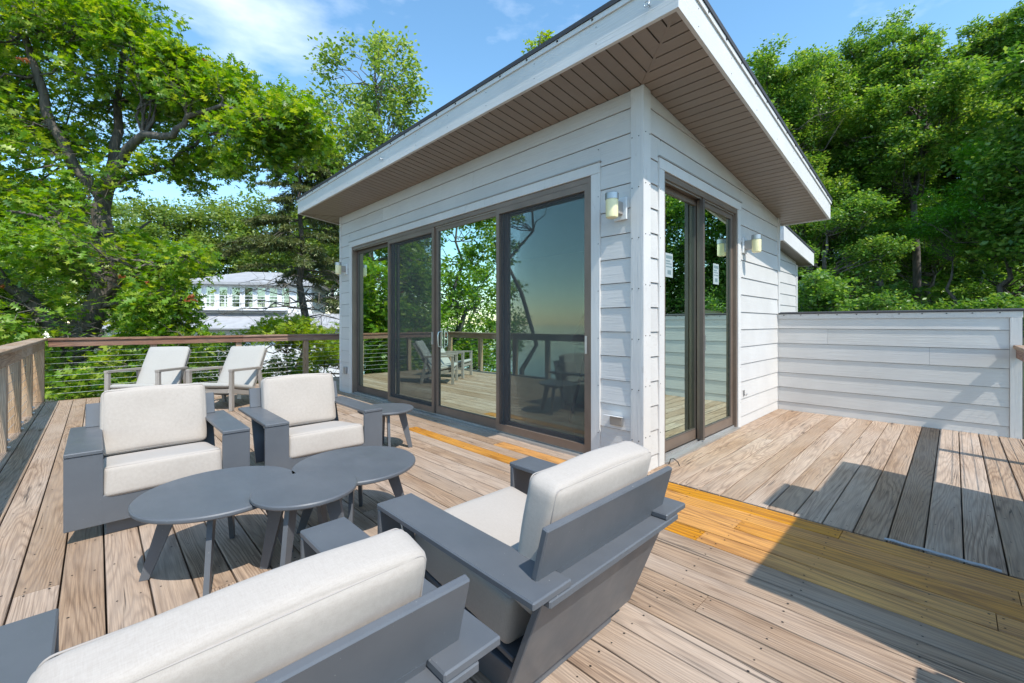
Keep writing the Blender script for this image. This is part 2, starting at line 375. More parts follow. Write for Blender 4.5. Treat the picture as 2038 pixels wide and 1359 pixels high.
# ------------------------------------------------------------------ deck
deck = MB()
deck.box(-9.70, .66, -.60, 3.10, -.30, -.06); deck.box(-9.70, -7.80, 3.10, 7.2, -.30, -.06); deck.box(-1.70, .60, 3.12, 6.9, -.30, -.06)
deck = tag(deck.build('deck', M['joist']), kind='structure')
_bm = {}
def board_mesh(key, l, w_, t=.036, r=.004):
    k = (key, round(l, 3), round(w_, 4))
    if k not in _bm:
        h = w_ / 2
        prof = [(-h, -t), (h, -t), (h, -r), (h - r * .35, -r * .35), (h - r * 1.6, 0.0), (-h + r * 1.6, 0.0), (-h + r * .35, -r * .35), (-h, -r)]
        v = [(x, y, z) for x in (-l / 2, l / 2) for y, z in prof]; nn = len(prof)
        f = [tuple(range(nn))[::-1], tuple(range(nn, 2 * nn))] + [(i, (i + 1) % nn, (i + 1) % nn + nn, i + nn) for i in range(nn)]
        me = bpy.data.meshes.new('deck_board'); me.from_pydata(v, [], f); me.update(); _bm[k] = me
    return _bm[k]
PITCH, GAP = .1475, .0065
def board(mat, x0, x1, y0, y1, along='x', parent=None):
    if along == 'x':
        me = board_mesh(mat, x1 - x0 - .003, y1 - y0 - GAP); rz = 0
    else:
        me = board_mesh(mat, y1 - y0 - .003, x1 - x0 - GAP); rz = math.pi / 2
    o = put('deck_board', me, M[mat], parent or deck, ((x0 + x1) / 2, (y0 + y1) / 2, random.uniform(-.0025, .0)), (random.uniform(-.006, .006) if along == 'x' else 0, 0, rz))
    return o
YT = 3.125
scr = []
for i in range(26):
    y1 = YT - i * PITCH; y0 = y1 - PITCH
    if y0 < -.72: break
    joints = [-9.66]; x = -9.66 + random.uniform(1.2, 4.2)
    while x < -.6: joints.append(x); x += random.choice((2.44, 3.05, 3.66, 4.27))
    joints.append(.64)
    segs = [(a, b, 'deck') for a, b in zip(joints[:-1], joints[1:])]
    if i < 5:                                            # new boards let in towards the corner of the house
        sp = -1.62 - .02 * (i % 2)
        cut = []
        for a, b, m_ in segs:
            if b <= sp: cut.append((a, b, m_))
            elif a < sp: cut.append((a, sp, m_))
        segs = cut
        jx = (-.45, .2, -.9, .12, -1.0)[i]
        segs += [(sp, jx, 'orange'), (jx, .64, 'orange')] if abs(jx - sp) > .3 else [(sp, .64, 'orange')]
    if i == 1:                                           # short new board against the wall
        segs = [(-9.66, -5.8, 'deck'), (-5.8, -3.19, 'deck'), (-3.19, -1.64, 'orange'), (-1.64, .2, 'orange'), (.2, .64, 'orange')]
    if i == 3:
        segs = [(-9.66, -7.1, 'deck'), (-7.1, -4.37, 'deck'), (-4.37, -2.62, 'orange'), (-2.62, -1.64, 'deck'), (-1.64, .12, 'orange'), (.12, .64, 'orange')]
    for a, b, m_ in segs:
        board(m_, a, b, y0, y1)
        for e in (a + .02, b - .02): scr += [(e, y0 + .035), (e, y1 - .035)]
    for jx in np.arange(-9.4, .6, .405): scr += [(jx + random.uniform(-.012, .012), y0 + .035), (jx + random.uniform(-.012, .012), y1 - .035)]
for i in range(27):
    y0 = YT + .006 + i * PITCH
    if y0 < 7.1: board('deck', -9.66, -7.76, y0, y0 + PITCH)
xs = -1.735
for i in range(16):
    x0 = xs + i * PITCH
    if x0 + PITCH > .63: break
    if i in (2, 6): board('deck', x0, x0 + PITCH, 3.135, 5.0, 'y'); board('deck', x0, x0 + PITCH, 5.0, 6.915, 'y')
    else: board('deck', x0, x0 + PITCH, 3.135, 6.915, 'y')
    for jy in np.arange(3.2, 6.9, .405): scr += [(x0 + .035, jy + random.uniform(-.012, .012)), (x0 + PITCH - .035, jy + random.uniform(-.012, .012))]
sb = MB()
for x, y in scr:
    r = random.uniform(.0032, .0052); sb.add([(x + r * math.cos(t), y + r * math.sin(t), .0006) for t in np.arange(6) * math.pi / 3], [tuple(range(6))])
tag(sb.build('deck_screws', M['screw'], deck), kind='stuff')
for x, y in ((-9.5, -.4), (-6.5, -.4), (-3.5, -.4), (-.5, -.4), (.5, -.4), (.5, 2.4), (-9.5, 2.4), (-9.5, 6.8), (.4, 6.7)):
    MB().box(x - .07, x + .07, y - .07, y + .07, -6.5, -.30).build('support_post', M['post'], deck)
for a, b, n_ in (((-9.7, -.655), (.66, -.655), 1), ((-9.755, -.65), (-9.755, 7.2), 0)):
    mb = MB()
    if n_: mb.box(a[0], b[0], -.70, -.66, -.30, -.002)
    else: mb.box(-9.74, -9.70, a[1], b[1], -.30, -.002)
    mb.build('rim_board', M['rail'], deck)

# ------------------------------------------------------------------ house
YA, XB, XL, YE = 3.155, -1.747, -7.70, 6.98              # front wall plane, side wall plane, left end, far end
SL = .112                                                # roof slope
def zs(y): return 3.115 - SL * (y - YA)                  # underside of the roof
house = tag(empty('deck_house', (-4.7, 5.0, 0)), 'pale grey lap siding deck house with shed roof and two sliding glass doors', 'house')
HO = Vector((-4.7, 5.0, 0))
def H(mb, name, m, parent=house, **k):                   # a part of the house, given in world coordinates
    o = mb.build(name, m, parent, **k)
    if parent is house: o.location = -HO
    return o
DA = (-7.19, -2.232, 0.0, 2.51); DB = (3.49, 5.29, 0.0, 2.51)      # door openings
# wall cores
wa = MB(); th = .13
wa.box(XL, DA[0] - .002, YA + .004, YA + th, -5, 3.05); wa.box(DA[1] + .002, XB - .004, YA + .004, YA + th, -5, 3.05); wa.box(DA[0] - .002, DA[1] + .002, YA + .004, YA + th, DA[3] + .002, 3.05)
wa.box(DA[0] - .002, DA[1] + .002, YA + .004, YA + th, -5, -.03)
wallA = H(wa, 'wall', M['core'])
def slab_y(mb, x0, x1, y0, y1, z0, top):                # wall piece whose top follows the roof
    v = [(x, y, z) for x in (x0, x1) for y, z in ((y0, z0), (y1, z0), (y1, top(y1)), (y0, top(y0)))]
    mb.add(v, [(0, 1, 2, 3), (7, 6, 5, 4), (0, 4, 5, 1), (1, 5, 6, 2), (2, 6, 7, 3), (3, 7, 4, 0)])
wb = MB(); tp = lambda y: zs(y) - .02
slab_y(wb, XB - th, XB - .004, YA + th, DB[0], -5, tp); slab_y(wb, XB - th, XB - .004, DB[1], YE, -5, tp)
v0 = lambda y: DB[3] + .002
slab_y(wb, XB - th, XB - .004, DB[0], DB[1], DB[3] + .002, tp); slab_y(wb, XB - th, XB - .004, DB[0], DB[1], -5, lambda y: -.03)
wallB = H(wb, 'wall', M['core'])
wl = MB(); slab_y(wl, XL, XL + th, YA + th, YE - th, -5, tp); wallL = H(wl, 'wall', M['siding'])
wk = MB(); wk.box(XL, XB - th, YE - th, YE, -5, zs(YE) - .03); wallK = H(wk, 'wall', M['siding'])
def clip(poly, f):                                       # keep the side where f >= 0
    out = []
    for i in range(len(poly)):
        a, b = poly[i], poly[(i + 1) % len(poly)]; fa, fb = f(a), f(b)
        if fa >= 0: out.append(a)
        if fa * fb < 0:
            t = fa / (fa - fb); out.append((a[0] + t * (b[0] - a[0]), a[1] + t * (b[1] - a[1])))
    return out
def lap(u0, u1, z0, z1, place, parent, off, top=None, m='siding', butt=.013):
    poly = [(u0, z0), (u1, z0), (u1, z1), (u0, z1)]
    if top: poly = clip(poly, lambda p: top(p[0]) - p[1])
    if len(poly) < 3: return
    zz = [p[1] for p in poly]
    if max(zz) - min(zz) < .012: return
    d = lambda z: butt - (butt - .003) * (z - z0) / max(z1 - z0, .01)
    cu = sum(p[0] for p in poly) / len(poly); cz = z0
    fr = [place(u, z, d(z)) for u, z in poly]; bk = [place(u, z, -.001) for u, z in poly]; k = len(poly)
    c0 = Vector(place(cu, cz, 0))
    mb = MB().add([Vector(p) - c0 for p in fr + bk], [tuple(range(k)), tuple(range(2 * k - 1, k - 1, -1))] + [(i, i + k, (i + 1) % k + k, (i + 1) % k) for i in range(k)])
    me = mb.mesh('siding_board')
    import bmesh
    bm = bmesh.new(); bm.from_mesh(me); bmesh.ops.recalc_face_normals(bm, faces=bm.faces); bm.to_mesh(me); bm.free()
    return put('siding_board', me, M[m], parent, c0 - off if off else c0)
EXP, ZB = .2045, .111
rows = [(-.02, ZB)] + [(ZB + EXP * j, ZB + EXP * (j + 1)) for j in range(16)]
PA = lambda u, z, d: (u, YA - d, z)
PB = lambda u, z, d: (XB + d, u, z)
TA = .092                                               # trim width
ZTR = DA[3] + TA
for j, (a, b) in enumerate(rows):
    b2 = b - .005
    topA = lambda u: 3.112
    if a >= ZTR - .02 or b > ZTR + .02:
        if a < ZTR:                                      # course cut by the head trim
            lap(XL + .05, DA[0] - TA, a, b2, PA, wallA, None, topA); lap(DA[1] + TA, XB - .095, a, b2, PA, wallA, None, topA)
            lap(DA[0] - TA, DA[1] + TA, ZTR, b2, PA, wallA, None, topA)
        else:
            cuts = [XL + .05] + {13: [-5.35], 14: [-6.1, -3.9], 12: [-4.55]}.get(j, [-5.0]) + [XB - .095]
            for c0, c1 in zip(cuts[:-1], cuts[1:]): lap(c0 + .001, c1 - .001, a, b2, PA, wallA, None, topA)
    else:
        lap(XL + .05, DA[0] - TA, a, b2, PA, wallA, None, topA); lap(DA[1] + TA, XB - .095, a, b2, PA, wallA, None, topA)
    topB = lambda u: zs(u) - .003
    e0, e1 = YA + .095, YE - .06
    if b > ZTR + .02:
        if a < ZTR:
            lap(e0, DB[0] - TA, a, b2, PB, wallB, None, topB); lap(DB[1] + TA, e1, a, b2, PB, wallB, None, topB); lap(DB[0] - TA, DB[1] + TA, ZTR, b2, PB, wallB, None, topB)
        else: lap(e0, e1, a, b2, PB, wallB, None, topB)
    else:
        lap(e0, DB[0] - TA, a, b2, PB, wallB, None, topB); lap(DB[1] + TA, e1, a, b2, PB, wallB, None, topB)
# trim
tp_ = .021
for nm, bx in (('corner_board', (XB - .095, XB + .0, YA - tp_, YA + .003, -.02, 3.112)), ('corner_board', (XL, XL + .05, YA - tp_, YA + .003, -.02, 3.112)),
               ('door_trim', (DA[0] - TA, DA[0], YA - tp_ - .002, YA + .003, -.005, DA[3])), ('door_trim', (DA[1], DA[1] + TA, YA - tp_ - .002, YA + .003, -.005, DA[3])),
               ('door_trim', (DA[0] - TA, DA[1] + TA, YA - tp_ - .004, YA + .003, DA[3] + .001, ZTR))):
    H(MB().box(*bx, bev=.002), nm, M['trim'])
mb = MB(); slab_y(mb, XB - .0, XB + tp_, YA - tp_, YA + .095, -.02, lambda y: zs(y) - .003); H(mb, 'corner_board', M['trim'])
mb = MB(); slab_y(mb, XB - .0, XB + tp_, YE - .06, YE + .02, -.02, lambda y: zs(y) - .003); H(mb, 'corner_board', M['trim'])
for bx in ((XB - .003, XB + tp_ + .002, DB[0] - TA, DB[0], -.005, DB[3]), (XB - .003, XB + tp_ + .002, DB[1], DB[1] + TA, -.005, DB[3]), (XB - .003, XB + tp_ + .004, DB[0] - TA, DB[1] + TA, DB[3] + .001, ZTR)):
    H(MB().box(*bx, bev=.002), 'door_trim', M['trim'])
H(MB().box(DA[0] - TA - .01, DA[1] + TA + .01, YA - .034, YA - .002, ZTR + .001, ZTR + .012), 'drip_cap', M['bracket'])
H(MB().box(XB + .002, XB + .034, DB[0] - TA - .01, DB[1] + TA + .01, ZTR + .001, ZTR + .012), 'drip_cap', M['bracket'])

# roof: x -8.20..-1.19, y 2.59..7.28
RX0, RX1, RY0, RY1 = -8.20, -1.19, 2.59, 7.28
FH = .215
def slope_box(mb, x0, x1, y0, y1, o0, o1):              # box between two offsets above the soffit plane
    v = [(x, y, zs(y) + o) for x in (x0, x1) for y in (y0, y1) for o in (o0, o1)]
    mb.add(v, [(0, 1, 3, 2), (4, 6, 7, 5), (0, 4, 5, 1), (2, 3, 7, 6), (0, 2, 6, 4), (1, 5, 7, 3)])
mb = MB(); slope_box(mb, RX0 - .02, RX1 + .02, RY0 - .02, RY1 + .02, FH + .022, FH + .058); slope_box(mb, RX0 + .03, RX1 - .03, RY0 + .03, RY1 - .03, .03, FH + .022)
roof = H(mb, 'roof', M['roof'])
for x0, x1, y0, y1 in ((RX0, RX1, RY0, RY0 + .026), (RX0, RX0 + .026, RY0 + .026, RY1), (RX1 - .026, RX1, RY0 + .026, RY1), (RX0 + .026, RX1 - .026, RY1 - .026, RY1)):
    mb = MB(); slope_box(mb, x0, x1, y0, y1, -.012, FH); H(mb, 'fascia', M['fascia'])
for x0, x1, y0, y1 in ((RX0 - .012, RX1 + .012, RY0 - .012, RY0 - .001), (RX1 + .001, RX1 + .012, RY0 - .001, RY1 + .01), (RX0 - .012, RX0 - .001, RY0 - .001, RY1 + .01)):
    mb = MB(); slope_box(mb, x0, x1, y0, y1, FH - .018, FH + .020); H(mb, 'drip_edge', M['fascia'])
nl = MB()
for x in np.arange(RX0 + .1, RX1, .33): nl.box(x, x + .014, RY0 - .018, RY0 - .011, zs(RY0) + FH + .002, zs(RY0) + FH + .014)
for y in np.arange(RY0 + .1, RY1, .33): nl.box(RX1 + .011, RX1 + .018, y, y + .014, zs(y) + FH + .0, zs(y) + FH + .012)
tag(H(nl, 'edge_nails', M['screw']), kind='stuff')
# soffit boards, one by one
SW = .1065
mb = MB(); slope_box(mb, RX0 + .027, RX1 - .027, RY0 + .027, YA + .03, .016, .026); slope_box(mb, XB - .03, RX1 - .027, YA + .031, RY1 - .027, .016, .026); slope_box(mb, RX0 + .027, XL + .03, YA + .031, RY1 - .027, .016, .026)
soff = H(mb, 'soffit', M['screw'])
def soffit_board(poly):                                  # polygon in plan
    if len(poly) < 3: return
    k = len(poly); cx_ = sum(p[0] for p in poly) / k; cy_ = sum(p[1] for p in poly) / k
    v = [(x - cx_, y - cy_, zs(y) - zs(cy_)) for x, y in poly] + [(x - cx_, y - cy_, zs(y) - zs(cy_) + .0165) for x, y in poly]
    MB().add(v, [tuple(range(k - 1, -1, -1)), tuple(range(k, 2 * k))] + [(i, (i + 1) % k, (i + 1) % k + k, i + k) for i in range(k)]).build('soffit_board', M['soffit'], soff, (cx_, cy_, zs(cy_)))
x = RX1 - .03
mit = lambda p: (RX1 - p[0]) - (p[1] - RY0) - .012      # right mitre
mitl = lambda p: (p[0] - RX0) - (p[1] - RY0) - .012
while x > RX0 + .03:
    x0 = max(x - SW + .011, RX0 + .028); P_ = [(x0, RY0 + .028), (x, RY0 + .028), (x, YA + .02), (x0, YA + .02)]
    soffit_board(clip(clip(P_, mit), mitl)); x -= SW
y = RY0 + .03
while y < RY1 - .03:
    y1 = min(y + SW - .011, RY1 - .028)
    soffit_board(clip([(XB - .02, y), (RX1 - .028, y), (RX1 - .028, y1), (XB - .02, y1)], lambda p: -mit(p) - .024))
    soffit_board(clip([(RX0 + .028, y), (XL + .02, y), (XL + .02, y1), (RX0 + .028, y1)], lambda p: -mitl(p) - .024))
    y += SW
dg = MB(); q = .014
dg.add([(RX1 - .03 - q, RY0 + .03, zs(RY0) - .004), (RX1 - .03, RY0 + .03 + q, zs(RY0) - .004), (XB + .0, YA - .005 + q, zs(YA) - .004), (XB - q, YA - .005, zs(YA) - .004)] + [(RX1 - .03 - q, RY0 + .03, zs(RY0) + .006), (RX1 - .03, RY0 + .03 + q, zs(RY0) + .006), (XB + .0, YA - .005 + q, zs(YA) + .006), (XB - q, YA - .005, zs(YA) + .006)],
       [(3, 2, 1, 0), (4, 5, 6, 7), (0, 1, 5, 4), (1, 2, 6, 5), (2, 3, 7, 6), (3, 0, 4, 7)])
dg.build('mitre_strip', M['soffit'], soff)
for u in (-1.38, -5.01):
    hk = MB().tube([(u, RY0 + .002, 3.27), (u, RY0 - .03, 3.27)], .004, 6); rr = .018
    hk.tube([(u + rr * math.cos(t), RY0 - .045, 3.262 + rr * math.sin(t)) for t in np.linspace(0, 2 * math.pi, 13)], .004, 6)
    H(hk, 'eye_hook', M['steel'], smooth=True)

# rear wing of the house, lower roof
wg = MB(); wg.box(-4.6, -2.19, 7.02, 10.0, -3, 2.36); wing = H(wg, 'rear_wing', M['core'])
PW = lambda u, z, d: (-2.19 + d, u, z)
for a, b in rows:
    if a < 2.4: lap(7.03, 9.93, a, b - .005, PW, wing, None, lambda u: 2.42 - .1 * (u - 9.9) * 0 + .10 * (9.95 - u))
H(MB().box(-2.192, -2.168, 9.93, 10.02, -.5, 2.36), 'corner_board', M['trim'])
zw = lambda y: 2.60 - .101 * (y - 8.2)
def wing_box(mb, x0, x1, y0, y1, o0, o1):
    v = [(x, y, zw(y) + o) for x in (x0, x1) for y in (y0, y1) for o in (o0, o1)]
    mb.add(v, [(0, 1, 3, 2), (4, 6, 7, 5), (0, 4, 5, 1), (2, 3, 7, 6), (0, 2, 6, 4), (1, 5, 7, 3)])
mb = MB(); wing_box(mb, -4.8, -1.96, 8.19, 10.42, .245, .28); wing_box(mb, -4.7, -2.0, 8.23, 10.37, .02, .245); H(mb, 'lower_roof', M['roof'])
for bx in ((-1.996, -1.97, 8.2, 10.4), (-4.7, -1.997, 8.2, 8.226), (-4.7, -1.997, 10.374, 10.4)):
    mb = MB(); wing_box(mb, *bx, -.01, .24); H(mb, 'fascia', M['fascia'])
mb = MB(); wing_box(mb, -4.7, -1.998, 8.228, 10.37, .008, .018); s2 = H(mb, 'soffit', M['screw'])
y = 8.23
while y < 10.36:
    mb = MB(); wing_box(mb, -2.3, -1.999, y, min(y + SW - .010, 10.37), 0, .0075); mb.build('soffit_board', M['soffit'], s2); y += SW

nh_ = MB()
for z in np.arange(.25, 3.0, .41):
    for x_ in (XB - .08, XB - .02, DA[0] - TA + .015, DA[1] + TA - .015): nh_.box(x_ - .0035, x_ + .0035, YA - .0245, YA - .0205, z, z + .007)
    for y_ in (YA + .012, YA + .08, DB[0] - TA + .015, DB[1] + TA - .015): nh_.box(XB + .0205, XB + .0245, y_ - .0035, y_ + .0035, z + .03, z + .037)
for x_ in np.arange(RX0 + .3, RX1, .61):
    for o_ in (.04, .16): nh_.box(x_ - .003, x_ + .003, RY0 - .0015, RY0 + .002, zs(RY0) + o_, zs(RY0) + o_ + .006)
for y_ in np.arange(RY0 + .3, RY1, .61):
    for o_ in (.04, .16): nh_.box(RX1 - .002, RX1 + .0015, y_ - .003, y_ + .003, zs(y_) + o_, zs(y_) + o_ + .006)
tag(H(nh_, 'nail_heads', M['screw']), kind='stuff')
# interior
room = MB(); room.box(XL + th, XB - th, YA + th, YE - th, -.03, .006); H(room, 'floor', M['infloor'])
mb = MB(); mb.box(XL + th + .001, XB - th - .001, YA + th + .001, YE - th - .001, 2.62, 2.66); H(mb, 'ceiling', M['white'])
mb = MB(); mb.box(XL + th + .001, XL + th + .012, YA + th, YE - th, .006, 2.62); mb.box(XL + th + .012, XB - th - .001, YE - th - .012, YE - th - .001, .006, 2.62); H(mb, 'interior_wall', M['inwall'])
mb = MB(); yy = YE - th - .03
mb.box(-4.62, -4.5, yy, yy + .017, .006, 2.2); mb.box(-3.62, -3.5, yy, yy + .017, .006, 2.2); mb.box(-4.62, -3.5, yy, yy + .017, 2.201, 2.32); it = H(mb, 'interior_door_trim', M['white'])
MB().box(-4.5, -3.62, yy + .004, yy + .016, .01, 2.2).build('interior_door', M['water'], it)

# sliding doors. Frames given as (u along wall, v outwards, z)
def door(place, u0, u1, panels, name, label):
    fr = MB()
    def bx(mb, a, b, v0, v1, z0, z1): 
        c = [place(u, v, z) for u in (a, b) for v in (v0, v1) for z in (z0, z1)]
        mb.add(c, [(0, 1, 3, 2), (4, 6, 7, 5), (0, 4, 5, 1), (2, 3, 7, 6), (0, 2, 6, 4), (1, 5, 7, 3)])
    zt = DA[3] - .003
    bx(fr, u0 + .002, u0 + .034, -.11, .012, .018, zt); bx(fr, u1 - .034, u1 - .002, -.11, .012, .018, zt); bx(fr, u0 + .034, u1 - .034, -.11, .010, zt - .05, zt)
    d = H(fr, name, M['bronze'])
    sill = MB(); bx(sill, u0 + .001, u1 - .001, -.11, .045, -.002, .0175); bx(sill, u0 + .035, u1 - .035, -.018, -.012, .0176, .034); bx(sill, u0 + .035, u1 - .035, -.062, -.056, .0176, .034); sill.build('sill_track', M['alu'], d)
    ht = MB(); bx(ht, u0 + .035, u1 - .035, -.02, -.012, zt - .062, zt - .051); ht.build('head_track', M['alu'], d)
    for (a, b, v, kind, mt, st) in panels:
        pf = MB(); z0, z1 = .036, zt - .052; t2 = .036
        bx(pf, a, a + st, v - t2, v, z0, z1); bx(pf, b - st, b, v - t2, v, z0, z1); bx(pf, a + st, b - st, v - t2, v, z0, z0 + (.095 if kind == 'glass' else .075)); bx(pf, a + st, b - st, v - t2, v, z1 - .06, z1)
        p = pf.build('door_panel' if kind == 'glass' else 'screen_panel', M[mt], d)
        g = MB(); bx(g, a + st - .004, b - st + .004, v - t2 / 2 - .003, v - t2 / 2 + .003 if kind == 'glass' else v - t2 / 2 - .0022, z0 + .07, z1 - .055)
        g.build('pane' if kind == 'glass' else 'insect_screen', M['glass' if kind == 'glass' else 'screen'], d)
        if kind == 'glass':
            gs = MB(); e = .010
            bx(gs, a + st, a + st + e, v - .012, v + .001, z0 + .095, z1 - .06); bx(gs, b - st - e, b - st, v - .012, v + .001, z0 + .095, z1 - .06); bx(gs, a + st + e, b - st - e, v - .012, v + .001, z0 + .095, z0 + .105); gs.build('glazing_bead', M['bronzed'], d)
        else:
            tb = MB(); bx(tb, b - st + .012, b - .012, v, v + .012, .93, 1.09); tb.build('pull_tab', M['alu'], d)
    return d
pa = lambda u, v, z: (u, YA - v, z)
w4 = (DA[1] - DA[0] - .068) / 4; e = [DA[0] + .034 + w4 * k for k in range(5)]
dA = door(pa, DA[0], DA[1], [(e[0], e[1], -.066, 'glass', 'bronzed', .045), (e[1] - .03, e[2] + .0, -.066, 'glass', 'bronzed', .06), (e[2] + .001, e[3] + .03, -.022, 'glass', 'bronze', .06), (e[3] + .031, e[4], -.066, 'glass', 'bronzed', .06),
     (e[1] - .01, e[2] - .002, .006, 'screen', 'bronze', .05), (e[3] - .01, e[4] - .001, .008, 'screen', 'bronze', .045)], 'sliding_door', '')
hd = MB(); u = -4.575
hd.tube([(u, YA + .02, 1.10), (u, YA - .028, 1.09), (u, YA - .036, 1.05), (u, YA - .036, .95), (u, YA - .028, .91), (u, YA + .02, .90)], .008, 8)
hd.box(u - .016, u + .016, YA + .012, YA + .0215, .88, 1.12)
hd.build('handle', M['steel'], dA, smooth=True, angle=40)
pb = lambda u, v, z: (XB + v, u, z)
dB = door(pb, DB[0], DB[1], [(DB[0] + .034, 4.42, -.075, 'glass', 'bronze', .06), (4.36, DB[1] - .034, -.028, 'glass', 'bronze', .06), (DB[0] + .036 + .82, DB[0] + .036 + .86, .004, 'screen', 'bronzed', .02)], 'sliding_door', '')
MB().box(XB - .03, XB - .008, 4.375, 4.405, .95, 1.10, bev=.004).build('pull_handle', M['bronze'], dB)
for u, z, v in ((3.80, 1.74, -.0893), (4.80, 1.735, -.0423)):
    s_ = MB().box(XB + v - .0005, XB + v + .0012 - .0, u - .075, u + .075, z - .11, z + .11).build('sticker', M['paper'], dB)
    k = MB()
    for a, b, c, d_ in ((-.06, .06, .06, .09), (-.06, .02, .03, .045), (-.06, .05, .008, .020), (-.06, .06, -.02, -.008), (-.03, .04, -.085, -.045)):
        k.box(XB + v + .0013, XB + v + .0016, u + a, u + b, z + c, z + d_)
    k.build('sticker_print', M['ink'], dB)
MB().tube([(XB + .05, 3.52, .004), (XB + .07, 3.50, .05), (XB + .10, 3.50, .06), (XB + .13, 3.51, .035), (XB + .14, 3.52, .003)], .004, 6).build('bent_wire', M['black'], dB)

# ------------------------------------------------------------------ wall lamps and outlets
def lamp(loc, rz, label):                                # local -y points away from the wall
    t = tag(empty('wall_lamp', loc, rz), label, 'lamp', 'cream glass wall lamps')
    MB().box(-.06, .06, -.022, .0, -.09, .095, bev=.004).build('wall_plate', M['white'], t)
    MB().box(-.030, .030, -.105, -.022, -.05, .055, bev=.004).build('bracket', M['bracket'], t)
    MB().lathe([(.001, .112), (.048, .112), (.054, .107), (.054, .058), (.050, .056)], 24, (0, -.142, 0)).build('cap', M['silver'], t, smooth=True, angle=40)
    MB().lathe([(.050, .058), (.050, -.075), (.047, -.088), (.036, -.094), (.001, -.096)], 24, (0, -.142, 0)).build('glass_jar', M['lampglass'], t, smooth=True, angle=40)
lamp((-1.935, YA - .008, 2.15), 0, 'cream glass wall lamp beside the house corner board, right of the wide sliding door')
lamp((-7.43, YA - .008, 2.15), 0, 'cream glass wall lamp on the narrow siding at the railing end of the wide door')
lamp((XB + .008, 5.50, 2.12), R(90), 'cream glass wall lamp beside the narrow sliding door, facing the parapet deck')
t = tag(empty('outlet_box', (-1.97, YA - .010, .385)), 'outdoor outlet with its white flip cover raised, by the house corner', 'outlet')
MB().box(-.06, .06, -.03, 0, -.035, .035, bev=.004).build('box', M['silver'], t)
MB().box(-.045, .045, -.033, -.0301, -.022, .022).build('socket', M['bracket'], t)
MB().box(-.066, .066, -.09, 0, 0, .005, bev=.0015).build('cover', M['white'], t, (0, -.026, .036), (R(-12), 0, 0))
t = tag(empty('outlet_box', (-7.43, YA - .010, .385)), 'closed grey outlet box low on the siding near the far railing', 'outlet')
MB().box(-.05, .05, -.035, 0, -.06, .06, bev=.006).build('box', M['silver'], t); MB().box(-.036, .036, -.040, -.0351, -.045, .045, bev=.002).build('cover', M['bracket'], t)
t = tag(empty('hose_hook', (XB + .010, 5.50, .38)), 'small metal hook low on the siding beside the narrow sliding door', 'hook')
MB().box(0, .010, -.02, .02, -.035, .035, bev=.002).build('plate', M['silver'], t)
MB().tube([(.012, 0, -.02), (.03, 0, -.025), (.04, 0, -.01), (.036, 0, .005)], .005, 6).build('hook', M['silver'], t, smooth=True)

# ------------------------------------------------------------------ parapet wall
YP = 6.93
par = tag(empty('parapet_wall', (-.6, YP, 0)), 'low grey lap siding parapet wall with dark metal cap closing the side deck', 'wall')
po = Vector((-.6, YP, 0))
co = MB().box(XB + .0, .50, YP + .002, YP + .14, -5, 1.29).build('core', M['core'], par, -po)
PP = lambda u, z, d: (u, YP - d, z)
for j, (a, b) in enumerate(rows[:7]):
    cuts = [XB + .022] + {5: [-1.16], 4: [-.20]}.get(j, []) + [.408]
    zt = min(b - .005, 1.262)
    for c0, c1 in zip(cuts[:-1], cuts[1:]): lap(c0 + .001, c1 - .001, a, zt, PP, co, None)
MB().box(XB + .022, .50, YP - .016, YP + .001, 1.264, 1.332, bev=.002).build('top_trim', M['trim'], par, -po)
MB().box(.409, .492, YP - .024, YP + .001, -.02, 1.262, bev=.002).build('corner_board', M['trim'], par, -po)
cp = MB().tube([(XB + .024, YP + .06, 1.345), (.53, YP + .06, 1.345)], .018, 8); cp.box(XB + .023, .53, YP - .03, YP + .17, 1.333, 1.352, bev=.003)
cp.build('metal_cap', M['roof'], par, -po, smooth=True, angle=35)
nb = MB()
for x in np.arange(XB + .08, .5, .2): nb.box(x, x + .013, YP - .020, YP - .015, 1.312, 1.322)
tag(nb.build('cap_nails', M['screw'], par, -po), kind='stuff')
st = MB()
pts = [(-.27 + .43 * k / 12, 3.145 - .008 * k / 12 + .006 * math.sin(k * 1.9), .004 + .003 * abs(math.sin(k * 2.3))) for k in range(13)]
for k in range(12):
    a, b = pts[k], pts[k + 1]; st.add([(a[0], a[1] - .007, a[2]), (b[0], b[1] - .007, b[2]), (b[0], b[1] + .007, b[2] + .004), (a[0], a[1] + .007, a[2] + .004), (a[0], a[1] - .007, .001), (b[0], b[1] - .007, .001), (b[0], b[1] + .007, .001), (a[0], a[1] + .007, .001)], [(0, 1, 2, 3), (0, 4, 5, 1), (3, 2, 6, 7)])
tag(st.build('flashing_strip', M['strip']), 'torn strip of white flashing between the orange boards and the weathered boards', 'flashing')

# ------------------------------------------------------------------ railings
def cap(parent, x0, x1, y0, y1, z, m): MB().box(x0, x1, y0, y1, z - .036, z, bev=.004).build('cap_rail', M[m], parent)
ZR = .975
rl = tag(empty('cable_railing', (0, 0, 0)), 'weathered wood railing with steel cables running from the camera side to the deck corner', 'railing')
def lbox(x0, x1, y0, y1, z0, z1, nm, m, parent, bev=.004):
    c = Vector(((x0 + x1) / 2, (y0 + y1) / 2, (z0 + z1) / 2)); l = (x1 - x0, y1 - y0, z1 - z0)
    ax = l.index(max(l)); h = [k / 2 for k in l]
    if ax == 0: return MB().box(-h[0], h[0], -h[1], h[1], -h[2], h[2], bev=bev).build(nm, M[m], parent, c)
    if ax == 1: return MB().box(-h[1], h[1], -h[0], h[0], -h[2], h[2], bev=bev).build(nm, M[m], parent, c, (0, 0, R(90)))
    return MB().box(-h[2], h[2], -h[1], h[1], -h[0], h[0], bev=bev).build(nm, M[m], parent, c, (0, R(-90), 0))
